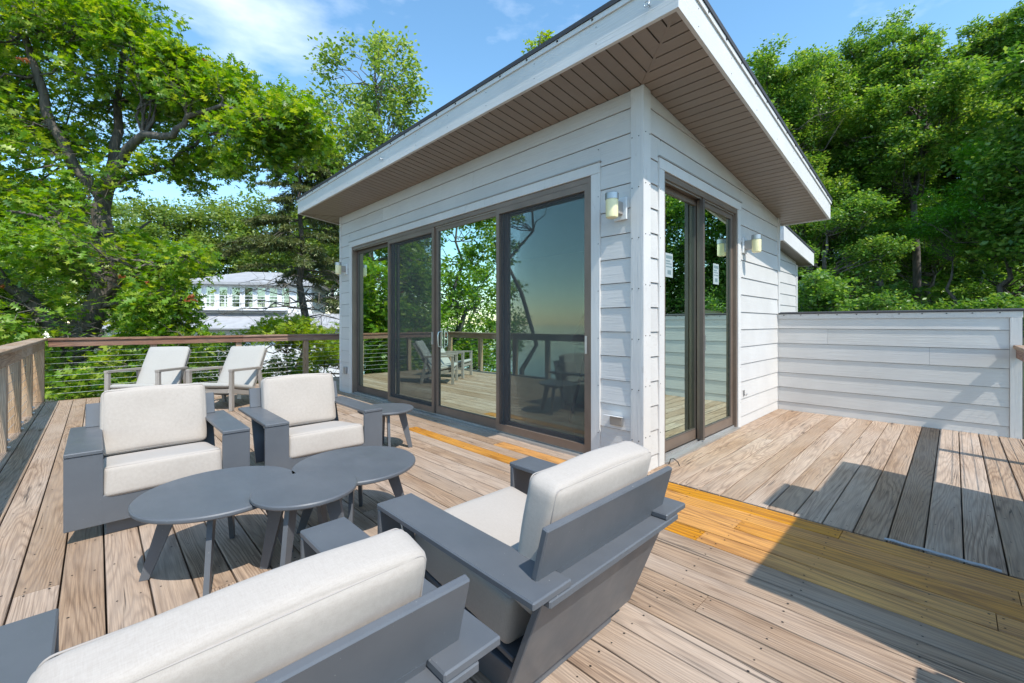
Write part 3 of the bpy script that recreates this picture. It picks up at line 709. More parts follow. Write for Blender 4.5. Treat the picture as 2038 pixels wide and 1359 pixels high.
PX = (-8.42, -7.24, -6.22, -5.1, -3.9, -2.7, -1.5, -.3, .6)
for x in PX:
    p = lbox(x - .047, x + .047, -.70, -.608, -.30, ZR - .037, 'post', 'post', rl)
    for z_ in (.03, .10):
        if 'bolt' not in _bm: _bm['bolt'] = MB().lathe([(.001, .018), (.008, .018), (.008, .006), (.015, .005), (.015, -.004), (.001, -.004)], 10).mesh('bolt')
        put('bolt', _bm['bolt'], M['cable'], rl, (x, -.606, z_), (R(-90), 0, 0))
for a, b in ((-9.62, -7.9), (-7.9, -7.3), (-7.3, -6.85), (-6.85, -6.3), (-6.3, -3.2), (-3.2, 0), (0, .65)):
    lbox(a + .001, b - .001, -.607, -.569, ZR - .15, ZR - .037, 'rail_board', 'rail', rl)
for a, b in ((-9.82, -5.9), (-5.9, -1.6), (-1.6, .75)): lbox(a + .001, b - .001, -.715, -.545, ZR - .036, ZR, 'cap_rail', 'rail', rl)
CZ = [.105 + .0945 * k for k in range(8)]
for z in CZ: MB().tube([(-9.72, -.655, z), (-5, -.655, z - .003), (.64, -.655, z)], .0024, 6).build('cable', M['cable'], rl, smooth=True)
rf = tag(empty('cable_railing', (0, 0, 0)), 'red brown wood railing with steel cables behind the two reclining patio chairs', 'railing')
for y in (-.655, .71, 1.99, 3.24, 4.5, 5.8, 7.0):
    w_ = .075 if y < 0 else .047
    lbox(-9.80 if y > 0 else -9.79, -9.708, y - w_, y + w_, -.30 if y > 0 else -.002, ZR - .037, 'post', 'post', rf)
for a, b in ((-.54, 2.05), (2.05, 4.5), (4.5, 7.05)): lbox(-9.707, -9.669, a + .001, b - .001, ZR - .135, ZR - .037, 'rail_board', 'railred', rf)
for a, b in ((-.543, 2.05), (2.05, 4.5), (4.5, 7.05)): lbox(-9.815, -9.645, a + .001, b - .001, ZR - .036, ZR, 'cap_rail', 'railred', rf)
for z in CZ: MB().tube([(-9.755, -.6, z), (-9.755, 3, z - .003), (-9.755, 7.0, z)], .0024, 6).build('cable', M['cable'], rf, smooth=True)
# side railing at the far right of the side deck, and an unseen wall added to cast the deck shadow
rs = tag(empty('wood_railing', (0, 0, 0)), 'brown wood railing meeting the end of the grey parapet wall', 'railing')
lbox(.43, .575, 4.47, YP - .026, ZR - .036, ZR, 'cap_rail', 'rail', rs); lbox(.45, .488, 4.47, YP - .030, ZR - .135, ZR - .037, 'rail_board', 'railred', rs)
for y in (5.68,): lbox(.489, .575, y - .045, y + .045, -.3, ZR - .037, 'post', 'post', rs)
for z in CZ: MB().tube([(.535, 4.5, z), (.535, YP - .03, z)], .0024, 6).build('cable', M['cable'], rs, smooth=True)
lbox(.60, .745, -.543, 1.948, ZR - .036, ZR, 'cap_rail', 'rail', rs); lbox(.62, .658, -.54, 1.97, ZR - .135, ZR - .037, 'rail_board', 'railred', rs)
for y in (.2, 1.2): lbox(.659, .745, y - .045, y + .045, -.3, ZR - .037, 'post', 'post', rs)
for z in CZ: MB().tube([(.70, -.6, z), (.70, 1.97, z)], .0024, 6).build('cable', M['cable'], rs, smooth=True)
sw = tag(empty('shadow_wall', (.72, 3.2, 0)), 'tall pale grey siding wall added out of view to shade the orange boards', 'wall')  # invented wall out of view, casts the shadow over the orange boards
so_ = Vector((.72, 3.2, 0))
sc_ = MB().box(.66, .78, 1.98, 4.43, -.3, 1.80).build('core', M['core'], sw, -so_)
for a, b in rows:
    if a < 1.8: lap(1.98, 4.43, a, min(b + .002, 1.80), lambda u, z, d: (.66 - d, u, z), sc_, None)
MB().box(.63, .81, 1.95, 4.46, 1.801, 1.84, bev=.004).build('cap', M['trim'], sw, -so_)
pl = tag(empty('shadow_blocker', (.72, 3.21, 1.841)), 'grey planter added out of view on top of the shadow wall to shape its shadow', 'blocker')  # unseen box, added for the bump in the shadow's outline
MB().box(-.10, .10, -.25, .25, 0, .24, bev=.008).build('box', M['plastic'], pl); MB().box(-.115, .115, -.265, .265, .2401, .262, bev=.004).build('rim', M['plastic'], pl)

# ------------------------------------------------------------------ cushions and furniture
def cushion_mesh(lx, ly, lz, r, puff=.012, nseg=10, seed=0):
    """rounded box, softly bulging, centred"""
    rg = np.random.default_rng(seed)
    n = nseg; u = np.linspace(-1, 1, n + 1)
    # denser near the edges
    u = np.sign(u) * (1 - (1 - np.abs(u)) ** 1.5)
    verts = {}; V = []; F = []
    def vid(p):
        k = tuple(np.round(p, 5))
        if k not in verts: verts[k] = len(V); V.append(p)
        return verts[k]
    for ax in range(3):
        for s in (-1, 1):
            a1, a2 = [(1, 2), (2, 0), (0, 1)][ax]
            for i in range(n):
                for j in range(n):
                    q = []
                    for di, dj in ((0, 0), (1, 0), (1, 1), (0, 1)):
                        p = [0, 0, 0]; p[ax] = s; p[a1] = u[i + di]; p[a2] = u[j + dj]; q.append(vid(tuple(p)))
                    F.append(q if s > 0 else q[::-1])
    P = np.array(V, float); hd_ = np.array([lx, ly, lz]) / 2
    Q = P * hd_; inner = np.clip(Q, -(hd_ - r), hd_ - r); d = Q - inner; ln = np.linalg.norm(d, axis=1, keepdims=True)
    Q = np.where(ln > 1e-9, inner + d / np.maximum(ln, 1e-9) * r, Q)
    b = (1 - P ** 2)
    for ax in range(3):
        a1, a2 = [(1, 2), (2, 0), (0, 1)][ax]
        Q[:, ax] += np.sign(P[:, ax]) * (np.abs(P[:, ax]) > .99) * puff * np.sqrt(np.clip(b[:, a1] * b[:, a2], 0, 1))
    ph = rg.uniform(0, 6, 6)
    Q[:, 2] += .003 * np.sin(Q[:, 0] * 11 + ph[0]) * np.sin(Q[:, 1] * 9 + ph[1]); Q[:, 0] += .003 * np.sin(Q[:, 1] * 13 + ph[2]) * np.sin(Q[:, 2] * 17 + ph[3])
    me = bpy.data.meshes.new('cushion'); me.from_pydata([tuple(p) for p in Q], [], F); me.update(); me.polygons.foreach_set('use_smooth', [True] * len(F)); return me
def piping(lx, ly, lz, r, face, rad=.0020):
    """stitched seam running along the rounded edge of one cushion face; face = ('x', +1) or ('z', +1)"""
    ax, sg = face; k = r * .293
    a, b, h = (ly / 2, lz / 2, lx / 2) if ax == 'x' else (lx / 2, ly / 2, lz / 2)
    rc_ = r * .707; P = []
    for cx_, cy_, t0 in ((a - r, b - r, 0), (-a + r, b - r, 90), (-a + r, -b + r, 180), (a - r, -b + r, 270)):
        for t in range(0, 91, 18): P.append((cx_ + rc_ * math.cos(R(t0 + t)), cy_ + rc_ * math.sin(R(t0 + t))))
    P.append(P[0]); h = sg * (h - k)
    return MB().tube([(h, p, q) if ax == 'x' else (p, q, h) for p, q in P], rad, 5, caps=False)

def make_chair():                                        # faces +x, front at x=0, floor at z=0
    t = empty('lounge_chair')
    PL = M['plastic']; hw, iw = .435, .28; za = .50; tk = .022
    fp = MB()                                            # U-shaped front
    fp.box(-tk, 0, -hw, -iw, .081, za - tk, bev=.003); fp.box(-tk, 0, iw, hw, .081, za - tk, bev=.003); fp.box(-tk + .0004, -.0004, -iw - .006, iw + .006, .0814, .24, bev=.003)
    fp.build('front_panel', PL, t)
    for s in (-1, 1):
        y0, y1 = (iw, hw) if s > 0 else (-hw, -iw)
        MB().box(-.83, .006, y0, y1, za - tk, za, bev=.004).build('arm', PL, t)
    MB().box(-.83, -.735, -.372, .372, za - tk - .024, za - tk - .0005, bev=.004).build('rear_ledge', PL, t)
    bl = MB()                                            # leaning back rail, notched over the arms
    a = R(15); Mr = Matrix.Translation((-.745, 0, za - .02)) @ Matrix.Rotation(-a, 4, 'Y')
    bl.box(-tk, 0, -.362, .362, .021, .182, bev=.004, M=Mr); bl.box(-tk + .0004, -.0004, -iw + .002, iw - .002, -.06, .025, bev=.002, M=Mr)
    bl.build('back_rail', PL, t)
    bp = MB(); bp.box(-tk, 0, -.352, .352, -.012, .40, bev=.003, M=Matrix.Translation((-.618, 0, .085)) @ Matrix.Rotation(R(-22), 4, 'Y')); bp.build('back_panel', PL, t)
    pb_ = MB().box(-.60, -.06, -.27, .27, .0, .10, bev=.003); pb_.build('plinth', PL, t)
    MB().box(-.60, -.024, -.278, .278, -.02, 0, bev=.003, M=Matrix.Translation((0, 0, .222)) @ Matrix.Rotation(R(-7), 4, 'Y')).build('seat_board', PL, t)
    sc = put('seat_cushion', cushion_mesh(.58, .555, .17, .024, .008, nseg=16, seed=1), M['cream'], t, (-.288, 0, .275), (0, R(-7), 0))
    piping(.58, .555, .17, .024, ('z', 1)).build('piping', M['pipe'], sc, smooth=True)
    bc = put('back_cushion', cushion_mesh(.118, .565, .425, .026, .010, nseg=16, seed=2), M['cream'], t, (-.678, 0, .532), (0, R(-12), 0))
    for sg_ in (1, -1): piping(.118, .565, .425, .026, ('x', sg_)).build('piping', M['pipe'], bc, smooth=True)
    return t
ch = make_chair()
def place(o, x, y, rz, label, group=None): o.location = (x, y, 0); o.rotation_euler = (0, 0, rz); tag(o, label, 'chair', group); return o
copies = [ch] + [copy_tree(ch) for _ in range(3)]
place(copies[0], -3.30, .306, 0, 'charcoal lounge chair with cream cushions between the cable railing and its matching neighbour', 'charcoal lounge chairs')
place(copies[1], -3.312, 1.27, R(-.5), 'charcoal lounge chair with cream cushions next to the small side table', 'charcoal lounge chairs')
place(copies[2], -1.56, 1.217, math.pi, 'charcoal lounge chair with its back to the orange boards, facing the round tables', 'charcoal lounge chairs')
place(copies[3], -1.535, .213, math.pi + R(.3), 'charcoal lounge chair facing the round tables, on the railing side of its twin', 'charcoal lounge chairs')
wc = MB().tube([(-1.50, .845, .47), (-1.48, .83, .475), (-1.45, .82, .46), (-1.445, .825, .43), (-1.46, .84, .40)], .0028, 6)
wc.build('loose_cord', M['cord'], copies[2], smooth=True).matrix_parent_inverse = (Matrix.Translation((-1.56, 1.217, 0)) @ Matrix.Rotation(math.pi, 4, 'Z')).inverted()

def make_table(name, x, y, rad, h, rl_, ang, label, cat='table', group=None):
    t = tag(empty(name, (x, y, 0)), label, cat, group)
    MB().lathe([(rad - .03, h - .022), (rad - .006, h - .022), (rad - .001, h - .017), (rad, h - .011), (rad - .001, h - .005), (rad - .006, h), (0.001, h)], 72).build('table_top', M['plastic'], t, smooth=True, angle=35)
    for k in range(4):
        a = R(ang + 90 * k); wt_, wb_ = .075, .042; tk = .011
        top_r = rl_ * .62
        poly = [(top_r - wt_ / 2, h - .0225), (top_r + wt_ / 2, h - .0225), (rl_ + wb_ / 2, 0), (rl_ - wb_ / 2 + .004, 0)]
        MB().prism(poly, -tk, tk, M=Matrix.Rotation(a, 4, 'Z')).build('leg', M['plastic'], t)
    cb = MB()
    for k in range(2):
        a = R(ang + 90 * k); cb.box(-rl_ * .62, rl_ * .62, -.0105, .0105, h - .075 + k * .0005, h - .0225, M=Matrix.Rotation(a, 4, 'Z'))
    cb.build('cross_brace', M['plastic'], t)
make_table('round_table', -2.54, .444, .346, .38, .300, 250, 'large round charcoal table before the chair by the railing, partly under the smallest table')
make_table('round_table', -2.209, .736, .237, .404, .205, 224, 'smallest round charcoal coffee table, lapping over both larger ones')
make_table('round_table', -2.464, 1.101, .344, .38, .300, 150, 'large round charcoal coffee table on the house side of the three nested tables')
make_table('side_table', -3.757, 1.972, .257, .40, .228, 70, 'small round charcoal side table standing beside the wide sliding door')

def make_recliner(name):                                 # faces +x; front legs at x=0
    t = empty(name); TK = M['teak']
    def bar(p, q, w_, h_, nm):
        p = Vector(p); q = Vector(q); d = q - p; l = d.length
        o = MB().box(-l / 2, l / 2, -w_ / 2, w_ / 2, -h_ / 2, h_ / 2, bev=.003).build(nm, TK, t, (p + q) / 2); o.rotation_euler = (0, -math.atan2(d.z, math.hypot(d.x, d.y)), math.atan2(d.y, d.x)); return o
    for s in (-1, 1):
        bar((0, s * .30, 0), (0, s * .30, .54), .045, .055, 'leg')
        bar((.03, s * .30, .557), (-.66, s * .30, .535), .055, .033, 'arm')
        bar((-.60, s * .30, .53), (-.70, s * .30, 0.0), .04, .05, 'leg')
        bar((-.0, s * .262, .275), (-.72, s * .262, .12), .03, .06, 'seat_rail')
        bar((-.50, s * .25, .17), (-.86, s * .25, .80), .03, .045, 'back_rail')
    bar((-.012, -.247, .27), (-.012, .247, .27), .03, .06, 'front_rail'); bar((-.86, -.235, .79), (-.86, .235, .79), .045, .03, 'top_rail')
    for k in range(5): bar((-.10 - .1 * k, -.246, .265 - .0215 * k), (-.10 - .1 * k, .246, .265 - .0215 * k), .06, .015, 'slat')
    put('seat_cushion', cushion_mesh(.60, .54, .06, .026, .008, seed=3), M['greyfab'], t, (-.27, 0, .298), (0, R(-12.2), 0))
    put('back_cushion', cushion_mesh(.065, .545, .72, .028, .008, seed=4), M['greyfab'], t, (-.64, 0, .525), (0, R(-29.7), 0))
    MB().box(-.002, .002, -.03, .03, -.10, 0).build('care_tag', M['paper'], t, (-.30, .20, .215))
    return t
rc = make_recliner('patio_recliner')
rc2 = copy_tree(rc)
rc.location = (-7.70, .35, 0); rc.rotation_euler = (0, 0, math.atan2(-.372, .551))
rc2.location = (-7.12, 1.12, 0); rc2.rotation_euler = (0, 0, math.atan2(-.435, .42) )
tag(rc, 'grey wood reclining patio chair with pale cushions, nearer the deck corner post', 'chair', 'reclining patio chairs')
tag(rc2, 'grey wood reclining patio chair with pale cushions, nearer the house wall', 'chair', 'reclining patio chairs')

# inside the room: folded umbrella leaning, and a pale armchair
um = tag(empty('folded_umbrella', (-3.05, 4.15, .006)), 'dark red folded umbrella leaning inside behind the sliding glass', 'umbrella')
MB().tube([(-.22, 0, 0), (.10, 0, 1.1), (.28, 0, 1.75)], .019, 10).build('pole', M['black'], um, smooth=True)
cv = MB(); prof = []
ax = Vector((.32, 0, 1.1)).normalized()
N_ = 16; ring = []
for k in range(7):
    f = k / 6; c = Vector((.06, 0, .95)) + ax * (.85 * f); r = .17 * (1 - f) ** .8 + .02
    ring.append([c + Vector((math.cos(2 * math.pi * j / N_) * r * (1 + .18 * (j % 2)), math.sin(2 * math.pi * j / N_) * r * (1 + .18 * (j % 2)), 0)) for j in range(N_)])
cv.add([p for rr_ in ring for p in rr_], [(i * N_ + j, i * N_ + (j + 1) % N_, (i + 1) * N_ + (j + 1) % N_, (i + 1) * N_ + j) for i in range(6) for j in range(N_)] + [tuple(range(6 * N_, 7 * N_))])
cv.build('canopy', M['umbrella'], um, smooth=True)
ac = tag(empty('armchair', (-3.75, 5.3, .006), R(-70)), 'pale upholstered armchair standing inside behind the sliding glass', 'chair')
put('seat', cushion_mesh(.75, .7, .36, .06, .02, seed=5), M['cream'], ac, (0, 0, .23)); put('backrest', cushion_mesh(.2, .7, .5, .06, .02, seed=6), M['cream'], ac, (-.3, 0, .62))
for s in (-1, 1): put('armrest', cushion_mesh(.75, .14, .34, .05, .01, seed=7), M['cream'], ac, (0, s * .40, .42))
for sx in (-1, 1):
    for sy in (-1, 1): MB().box(sx * .3 - .02, sx * .3 + .02, sy * .3 - .02, sy * .3 + .02, 0, .06).build('leg', M['bronze'], ac)

# ------------------------------------------------------------------ neighbour's house
nd = 33.0
nc = px(500, 640, nd); nrz = math.atan2(FW.y, FW.x) - R(90) + R(14)
nh = tag(empty('neighbour_house', (nc.x, nc.y, -4.6), nrz), 'white two storey house with hipped grey roof and a band of windows', 'house')
def nbox(x0, x1, y0, y1, z0, z1, nm, m, parent=nh): return MB().box(x0, x1, y0, y1, z0, z1).build(nm, M[m], parent)
Z0 = 4.6                                                 # local z of world zero
nbox(-4.2, 4.3, .0, 6, 0, Z0 + 4.35, 'wall', 'nwhite')
nbox(-8, 9.5, -2.2, -.01, 0, Z0 + 1.0, 'lower_wall', 'nwhite')
def hip(x0, x1, y0, y1, z, h, ins, nm, ov=.5):
    a = [(x0 - ov, y0 - ov, z), (x1 + ov, y0 - ov, z), (x1 + ov, y1 + ov, z), (x0 - ov, y1 + ov, z)]; ym = (y0 + y1) / 2
    v = a + [(p[0], p[1], z - .2) for p in a] + [(x0 + ins, ym, z + h), (x1 - ins, ym, z + h)]
    MB().add(v, [(0, 1, 9, 8), (1, 2, 9), (2, 3, 8, 9), (3, 0, 8), (4, 5, 1, 0), (5, 6, 2, 1), (6, 7, 3, 2), (7, 4, 0, 3), (7, 6, 5, 4)]).build(nm, M['shingle'], nh)
hip(-4.2, 4.3, 0, 6, Z0 + 4.36, 1.15, 3.0, 'roof')
MB().add([(-8.4, -3.0, Z0 + .9), (10, -3.0, Z0 + .9), (10, -.02, Z0 + 2.0), (-8.4, -.02, Z0 + 2.0), (-8.4, -3.0, Z0 + .8), (10, -3.0, Z0 + .8), (10, -.02, Z0 + .8), (-8.4, -.02, Z0 + .8)], [(0, 1, 2, 3), (4, 5, 1, 0), (5, 6, 2, 1), (7, 4, 0, 3), (6, 7, 3, 2), (7, 6, 5, 4)]).build('lower_roof', M['shingle'], nh)
for k in range(9):
    x = -3.9 + k * .86
    if k == 8: x += .2
    f = nbox(x, x + .62, -.05, .0 - .001, Z0 + 2.45, Z0 + 4.0, 'window', 'nwhite'); nbox(x + .05, x + .57, -.062, -.0505, Z0 + 2.5, Z0 + 3.95, 'pane', 'nglass', f)
bal = nbox(-4.4, 2.6, -1.0, -.9, Z0 + 2.2, Z0 + 2.42, 'balcony_edge', 'nwhite')
for z in (2.75, 3.0, 3.25): nbox(-4.4, 2.6, -.98, -.94, Z0 + z, Z0 + z + .04, 'balcony_rail', 'nwhite')
for k in range(8): nbox(-4.4 + k * .98, -4.34 + k * .98, -.985, -.935, Z0 + 2.421, Z0 + 3.3, 'balcony_post', 'nwhite')
nbox(-4.4, 2.6, -.9, -.001, Z0 + 2.2, Z0 + 2.3, 'balcony_floor', 'nwhite')

# ------------------------------------------------------------------ trees
OAK_V = np.array([(0, 0, 0), (.16, .27, .03), (.34, .055, .0), (.50, .42, .06), (.62, .06, .0), (.82, .29, .03), (.80, .05, -.02), (1, 0, -.06),
                  (.80, -.05, -.02), (.82, -.29, .03), (.62, -.06, .0), (.50, -.42, .06), (.34, -.055, .0), (.16, -.27, .03)], float)
OAK_F = [(0, 12, 10, 8, 7, 6, 4, 2), (0, 2, 1), (2, 4, 3), (4, 6, 5), (10, 12, 11), (8, 10, 9), (12, 0, 13)]
OVAL_V = np.array([(0, 0, 0), (.3, .30, .04), (.68, .26, .03), (1, 0, -.05), (.68, -.26, .03), (.3, -.30, .04)], float); OVAL_F = [(0, 3, 2, 1), (0, 5, 4, 3)]
DIA_V = np.array([(0, 0, 0), (.45, .30, .05), (1, 0, -.04), (.45, -.30, .05)], float); DIA_F = [(0, 2, 1), (0, 3, 2)]
LAN_V = np.array([(0, 0, 0), (.4, .14, .03), (1, 0, -.10), (.4, -.14, .03)], float); LAN_F = [(0, 2, 1), (0, 3, 2)]
TEMPL = {'oak': (OAK_V, OAK_F), 'oval': (OVAL_V, OVAL_F), 'dia': (DIA_V, DIA_F), 'lance': (LAN_V, LAN_F)}
def leaf_mesh(name, P, X, Nn, sc, templ):
    """leaves at P with axis X, normal Nn, length sc, all in one mesh"""
    TV, TF = TEMPL[templ]
    X = X / np.linalg.norm(X, axis=1, keepdims=True); Y = np.cross(Nn, X); Y /= np.maximum(np.linalg.norm(Y, axis=1, keepdims=True), 1e-6); Z = np.cross(X, Y)
    B = np.stack([X, Y, Z], 1) * sc[:, None, None]       # n,3,3
    V = np.einsum('kc,ncd->nkd', TV, B) + P[:, None, :]
    nv = len(TV); base = (np.arange(len(P)) * nv)[:, None]
    fl = np.concatenate([np.array(f) for f in TF]); sz = np.array([len(f) for f in TF])
    return np_mesh(name, V.reshape(-1, 3), (base + fl[None]).ravel(), np.tile(sz, len(P)))
def rvec(rg, n): 
    v = rg.normal(size=(n, 3)); return v / np.linalg.norm(v, axis=1, keepdims=True)
def limb(mb, a, b, r0, r1, rg, wig=.12, n=5, sides=6, sag=.0):
    a = Vector(a); b = Vector(b); d = b - a; l = d.length; pts = []
    for i in range(n + 1):
        f = i / n; o = Vector(rg.normal(size=3)) * wig * l * math.sin(math.pi * f) * .5
        pts.append(a + d * f + o + Vector((0, 0, sag * l * math.sin(math.pi * f))))
    mb.tube(pts, [r0 + (r1 - r0) * (i / n) for i in range(n + 1)], sides, caps=False); return pts
def sprays(rg, cs, rads, per, k=5, leaf_len=.14, flat=.65, up=.9, templ='oval', spread=.9):
    """leaf positions in sprays: per sprays in each clump, k leaves round each spray tip"""
    P = []; X = []; N_ = []; S_ = []; tips = []
    for c, r in zip(cs, rads):
        d = rvec(rg, per); u = rg.uniform(.25, 1, per)[:, None] ** .55
        o = d * u * r * np.array([1, 1, flat]); tip = c + o; tips.append(tip)
        out = d * np.array([1, 1, .55]) + rg.normal(size=(per, 3)) * .35 + np.array([0, 0, -.05])
        for j in range(k):
            x = out + rg.normal(size=(per, 3)) * .75; x[:, 2] *= .6
            nn = np.array([0, 0, up]) + d * .55 + rg.normal(size=(per, 3)) * .45
            P.append(tip + rg.normal(size=(per, 3)) * leaf_len * spread * .5); X.append(x); N_.append(nn); S_.append(leaf_len * rg.uniform(.65, 1.2, per))
    return np.concatenate(P), np.concatenate(X), np.concatenate(N_), np.concatenate(S_), np.concatenate(tips)
def make_tree(name, label, base, top, crowns, nclump, crad, per, k, leaf_len, templ, mat, r0=.16, seed=0, fork=None, group=None, flat=.65, shell=.5, twigs=True, cat='tree', spread=.9, barkm='bark', trunk_pts=None, extra=()):
    rg = np.random.default_rng(seed); base = np.array(base, float); top = np.array(top, float)
    t = tag(empty(name, tuple(base)), label, cat, group)
    cs = []; rads = []
    vol = np.array([np.prod(c[1]) ** (2 / 3) for c in crowns]); vol = vol / vol.sum()
    for (cc, rr), fr in zip(crowns, vol):
        m_ = max(1, int(round(nclump * fr))); d = rvec(rg, m_); u = rg.uniform(shell ** 3, 1, m_)[:, None] ** (1 / 3)
        cs += list(np.array(cc) + d * u * np.array(rr)); rads += list(crad * rg.uniform(.65, 1.3, m_))
    cs = np.array(cs)
    P, X, N_, S_, tips = sprays(rg, cs, rads, per, k, leaf_len, flat, templ=templ, spread=spread)
    tag(put('crown', leaf_mesh('crown', P - base, X, N_, S_, templ), M[mat], t), kind='stuff')
    mb = MB()
    tr = trunk_pts if trunk_pts else None
    if tr is None:
        tr = limb(mb, base - np.array([0, 0, .3]), top, r0, r0 * .18, rg, wig=.05, n=9, sides=9)
    else:
        rr = [r0 * (1 - .8 * i / (len(tr) - 1)) for i in range(len(tr))]; mb.tube(tr, rr, 10, caps=False); tr = [Vector(p) for p in tr]
    for pts_, a_, b_ in extra: mb.tube(pts_, [a_ + (b_ - a_) * i / (len(pts_) - 1) for i in range(len(pts_))], 8, caps=False)
    for c, r in zip(cs, rads):
        # leave the trunk a bit below the clump
        zt = c[2] - rg.uniform(.25, .5) * math.hypot(*(c[:2] - np.array(tr[len(tr) // 2])[:2])) - .3
        i = int(np.argmin([abs(p.z - zt) for p in tr])); s_ = tr[i]
        rb = max(.012, r0 * .34 * (1 - .7 * i / len(tr)))
        pts = limb(mb, s_, c, rb, .008, rg, wig=.14, n=5, sides=5, sag=-.05)
        if twigs:
            for q in range(5):
                e = c + rvec(rg, 1)[0] * r * .8 * np.array([1, 1, flat]); limb(mb, pts[int(rg.integers(3, 6))], e, .007, .003, rg, wig=.1, n=2, sides=3)
    mb.v = [Vector(p) - Vector(base) for p in mb.v]
    mb.build('trunk', M[barkm], t, smooth=True)
    return t

# the big oak beyond the deck corner
def oak():
    rg = np.random.default_rng(11); D0 = 9.6
    base = Vector(px(178, 700, D0)); base.z = float(gz(base.x, base.y))
    t = tag(empty('oak_tree', base), 'big spreading oak with forked dark trunk beyond the corner of the deck railing', 'tree')
    lim = MB(); B = Vector(base)
    T = [(px(150, 700, D0)), px(165, 660, D0), px(205, 590, D0), px(213, 500, D0), px(200, 420, D0 + .1), px(210, 380, D0 + .1)]
    lim.tube([B - Vector((0, 0, .4)), (B + px(150, 760, D0)) / 2] + T, [.40, .33, .30, .27, .23, .20, .17, .15], 12, caps=False)
    LB = [([px(150, 680, D0), px(95, 640, D0 - .2), px(60, 600, D0 - .3), px(10, 560, D0 - .4), px(-60, 520, D0 - .5)], .20, .06),
          ([px(208, 400, D0 + .1), px(150, 330, D0 - .2), px(105, 250, D0 - .4), px(75, 150, D0 - .6), px(45, 70, D0 - .7), px(20, -30, D0 - .8)], .13, .035),
          ([px(212, 395, D0 + .1), px(232, 290, D0 + .4), px(235, 200, D0 + .6), px(250, 90, D0 + .8), px(240, 0, D0 + .9)], .12, .03),
          ([px(212, 390, D0 + .1), px(245, 310, D0 - .2), px(285, 268, D0 - .5), px(345, 270, D0 - .7), px(375, 235, D0 - .8), px(440, 210, D0 - .9), px(520, 230, D0 - 1.0)], .11, .025),
          ([px(285, 345, D0 + .0), px(330, 335, D0 - .0), px(370, 295, D0 - .1), px(430, 265, D0 - .2), px(500, 275, D0 - .3)], .06, .02),
          ([px(225, 370, D0 + .1), px(262, 350, D0), px(285, 345, D0)], .07, .055),
          ([px(210, 590, D0), px(250, 560, D0 - .4), px(320, 530, D0 - .7), px(385, 500, D0 - .9)], .06, .02),
          ([px(212, 470, D0), px(150, 440, D0 - .8), px(80, 430, D0 - 1.4), px(10, 420, D0 - 1.8)], .08, .02),
          ([px(195, 610, D0), px(280, 590, D0 - .7), px(360, 600, D0 - 1.2)], .05, .015),
          ([px(212, 500, D0), px(260, 470, D0 + .9), px(300, 440, D0 + 1.5)], .06, .02),
          ([px(160, 690, D0), px(260, 690, D0 - .9), px(350, 700, D0 - 1.2)], .06, .015)]
    for pts, a, b in LB:
        pp = [Vector(p) for p in pts]; fine = []
        for i in range(len(pp) - 1):
            for q in range(3): fine.append(pp[i].lerp(pp[i + 1], q / 3) + Vector(rg.normal(size=3)) * .02)
        fine.append(pp[-1]); lim.tube(fine, [a + (b - a) * i / (len(fine) - 1) for i in range(len(fine))], 8, caps=False)
    # leaf clumps: photo pixel, depth, radius in metres
    CL = []
    def band(x0, x1, y0, y1, d0, d1, n, r0, r1):
        for _ in range(n): CL.append((px(rg.uniform(x0, x1), rg.uniform(y0, y1), rg.uniform(d0, d1)), rg.uniform(r0, r1)))
    band(-160, 290, -140, 60, 8.3, 10.8, 40, .55, .9)
    band(60, 330, 120, 300, 9.2, 11.2, 14, .5, .75)
    band(520, 620, 190, 290, 8.8, 9.8, 7, .35, .5)
    band(330, 450, 110, 190, 8.6, 10, 8, .45, .65)
    band(-160, 130, 60, 330, 8.2, 10.6, 22, .5, .85)
    band(130, 330, 30, 190, 8.4, 10.6, 15, .5, .8)
    band(280, 470, 140, 250, 8.4, 10.2, 13, .45, .7)
    band(430, 570, 215, 300, 8.4, 9.8, 10, .4, .6)
    band(500, 590, 280, 330, 8.4, 9.4, 4, .25, .4)
    band(390, 470, 280, 330, 8.6, 9.6, 4, .3, .45)
    band(160, 260, 300, 400, 8.6, 10.2, 6, .35, .55)
    band(300, 420, 300, 370, 9, 10, 4, .3, .42)
    band(-160, 190, 330, 450, 8.2, 10.2, 14, .45, .7)
    band(-160, 190, 450, 720, 7.6, 10.0, 48, .5, .8)
    band(190, 390, 480, 640, 7.9, 10.4, 26, .4, .65)
    band(220, 420, 600, 760, 7.7, 9.6, 16, .4, .6)
    band(-160, 200, 700, 860, 7.7, 9.2, 16, .45, .7)
    def clear(c):                                       # the fork of the trunk stays open towards the deck
        q = c[0] - Vector((0, 0, EYE)); d_ = q.dot(FW); x_ = CX + FPX * q.dot(RT) / d_; y_ = HY - FPX * q.z / d_
        return d_ < D0 + .2 and ((165 < x_ < 255 and 380 < y_ < 480) or (150 < x_ < 250 and 520 < y_ < 670) or (340 < x_ < 460 and y_ > 530 and y_ < 640))
    CL = [c for c in CL if not clear(c)]
    cs = np.array([c[0] for c in CL]); rads = [c[1] for c in CL]
    P, X, N_, S_, tips = sprays(rg, cs, rads, 34, 7, .175, .6, templ='oak', spread=1.15)
    # no leaf inside the deck
    ok = ~((P[:, 0] > -9.95) & (P[:, 1] > -.95) & (P[:, 2] < 1.6)); P, X, N_, S_ = P[ok], X[ok], N_[ok], S_[ok]
    q = P - np.array([0, 0, EYE]); dq = q @ np.array(FW); qx = CX + FPX * (q @ np.array(RT)) / dq; qy = HY - FPX * q[:, 2] / dq
    near_wood = np.zeros(len(P), bool)
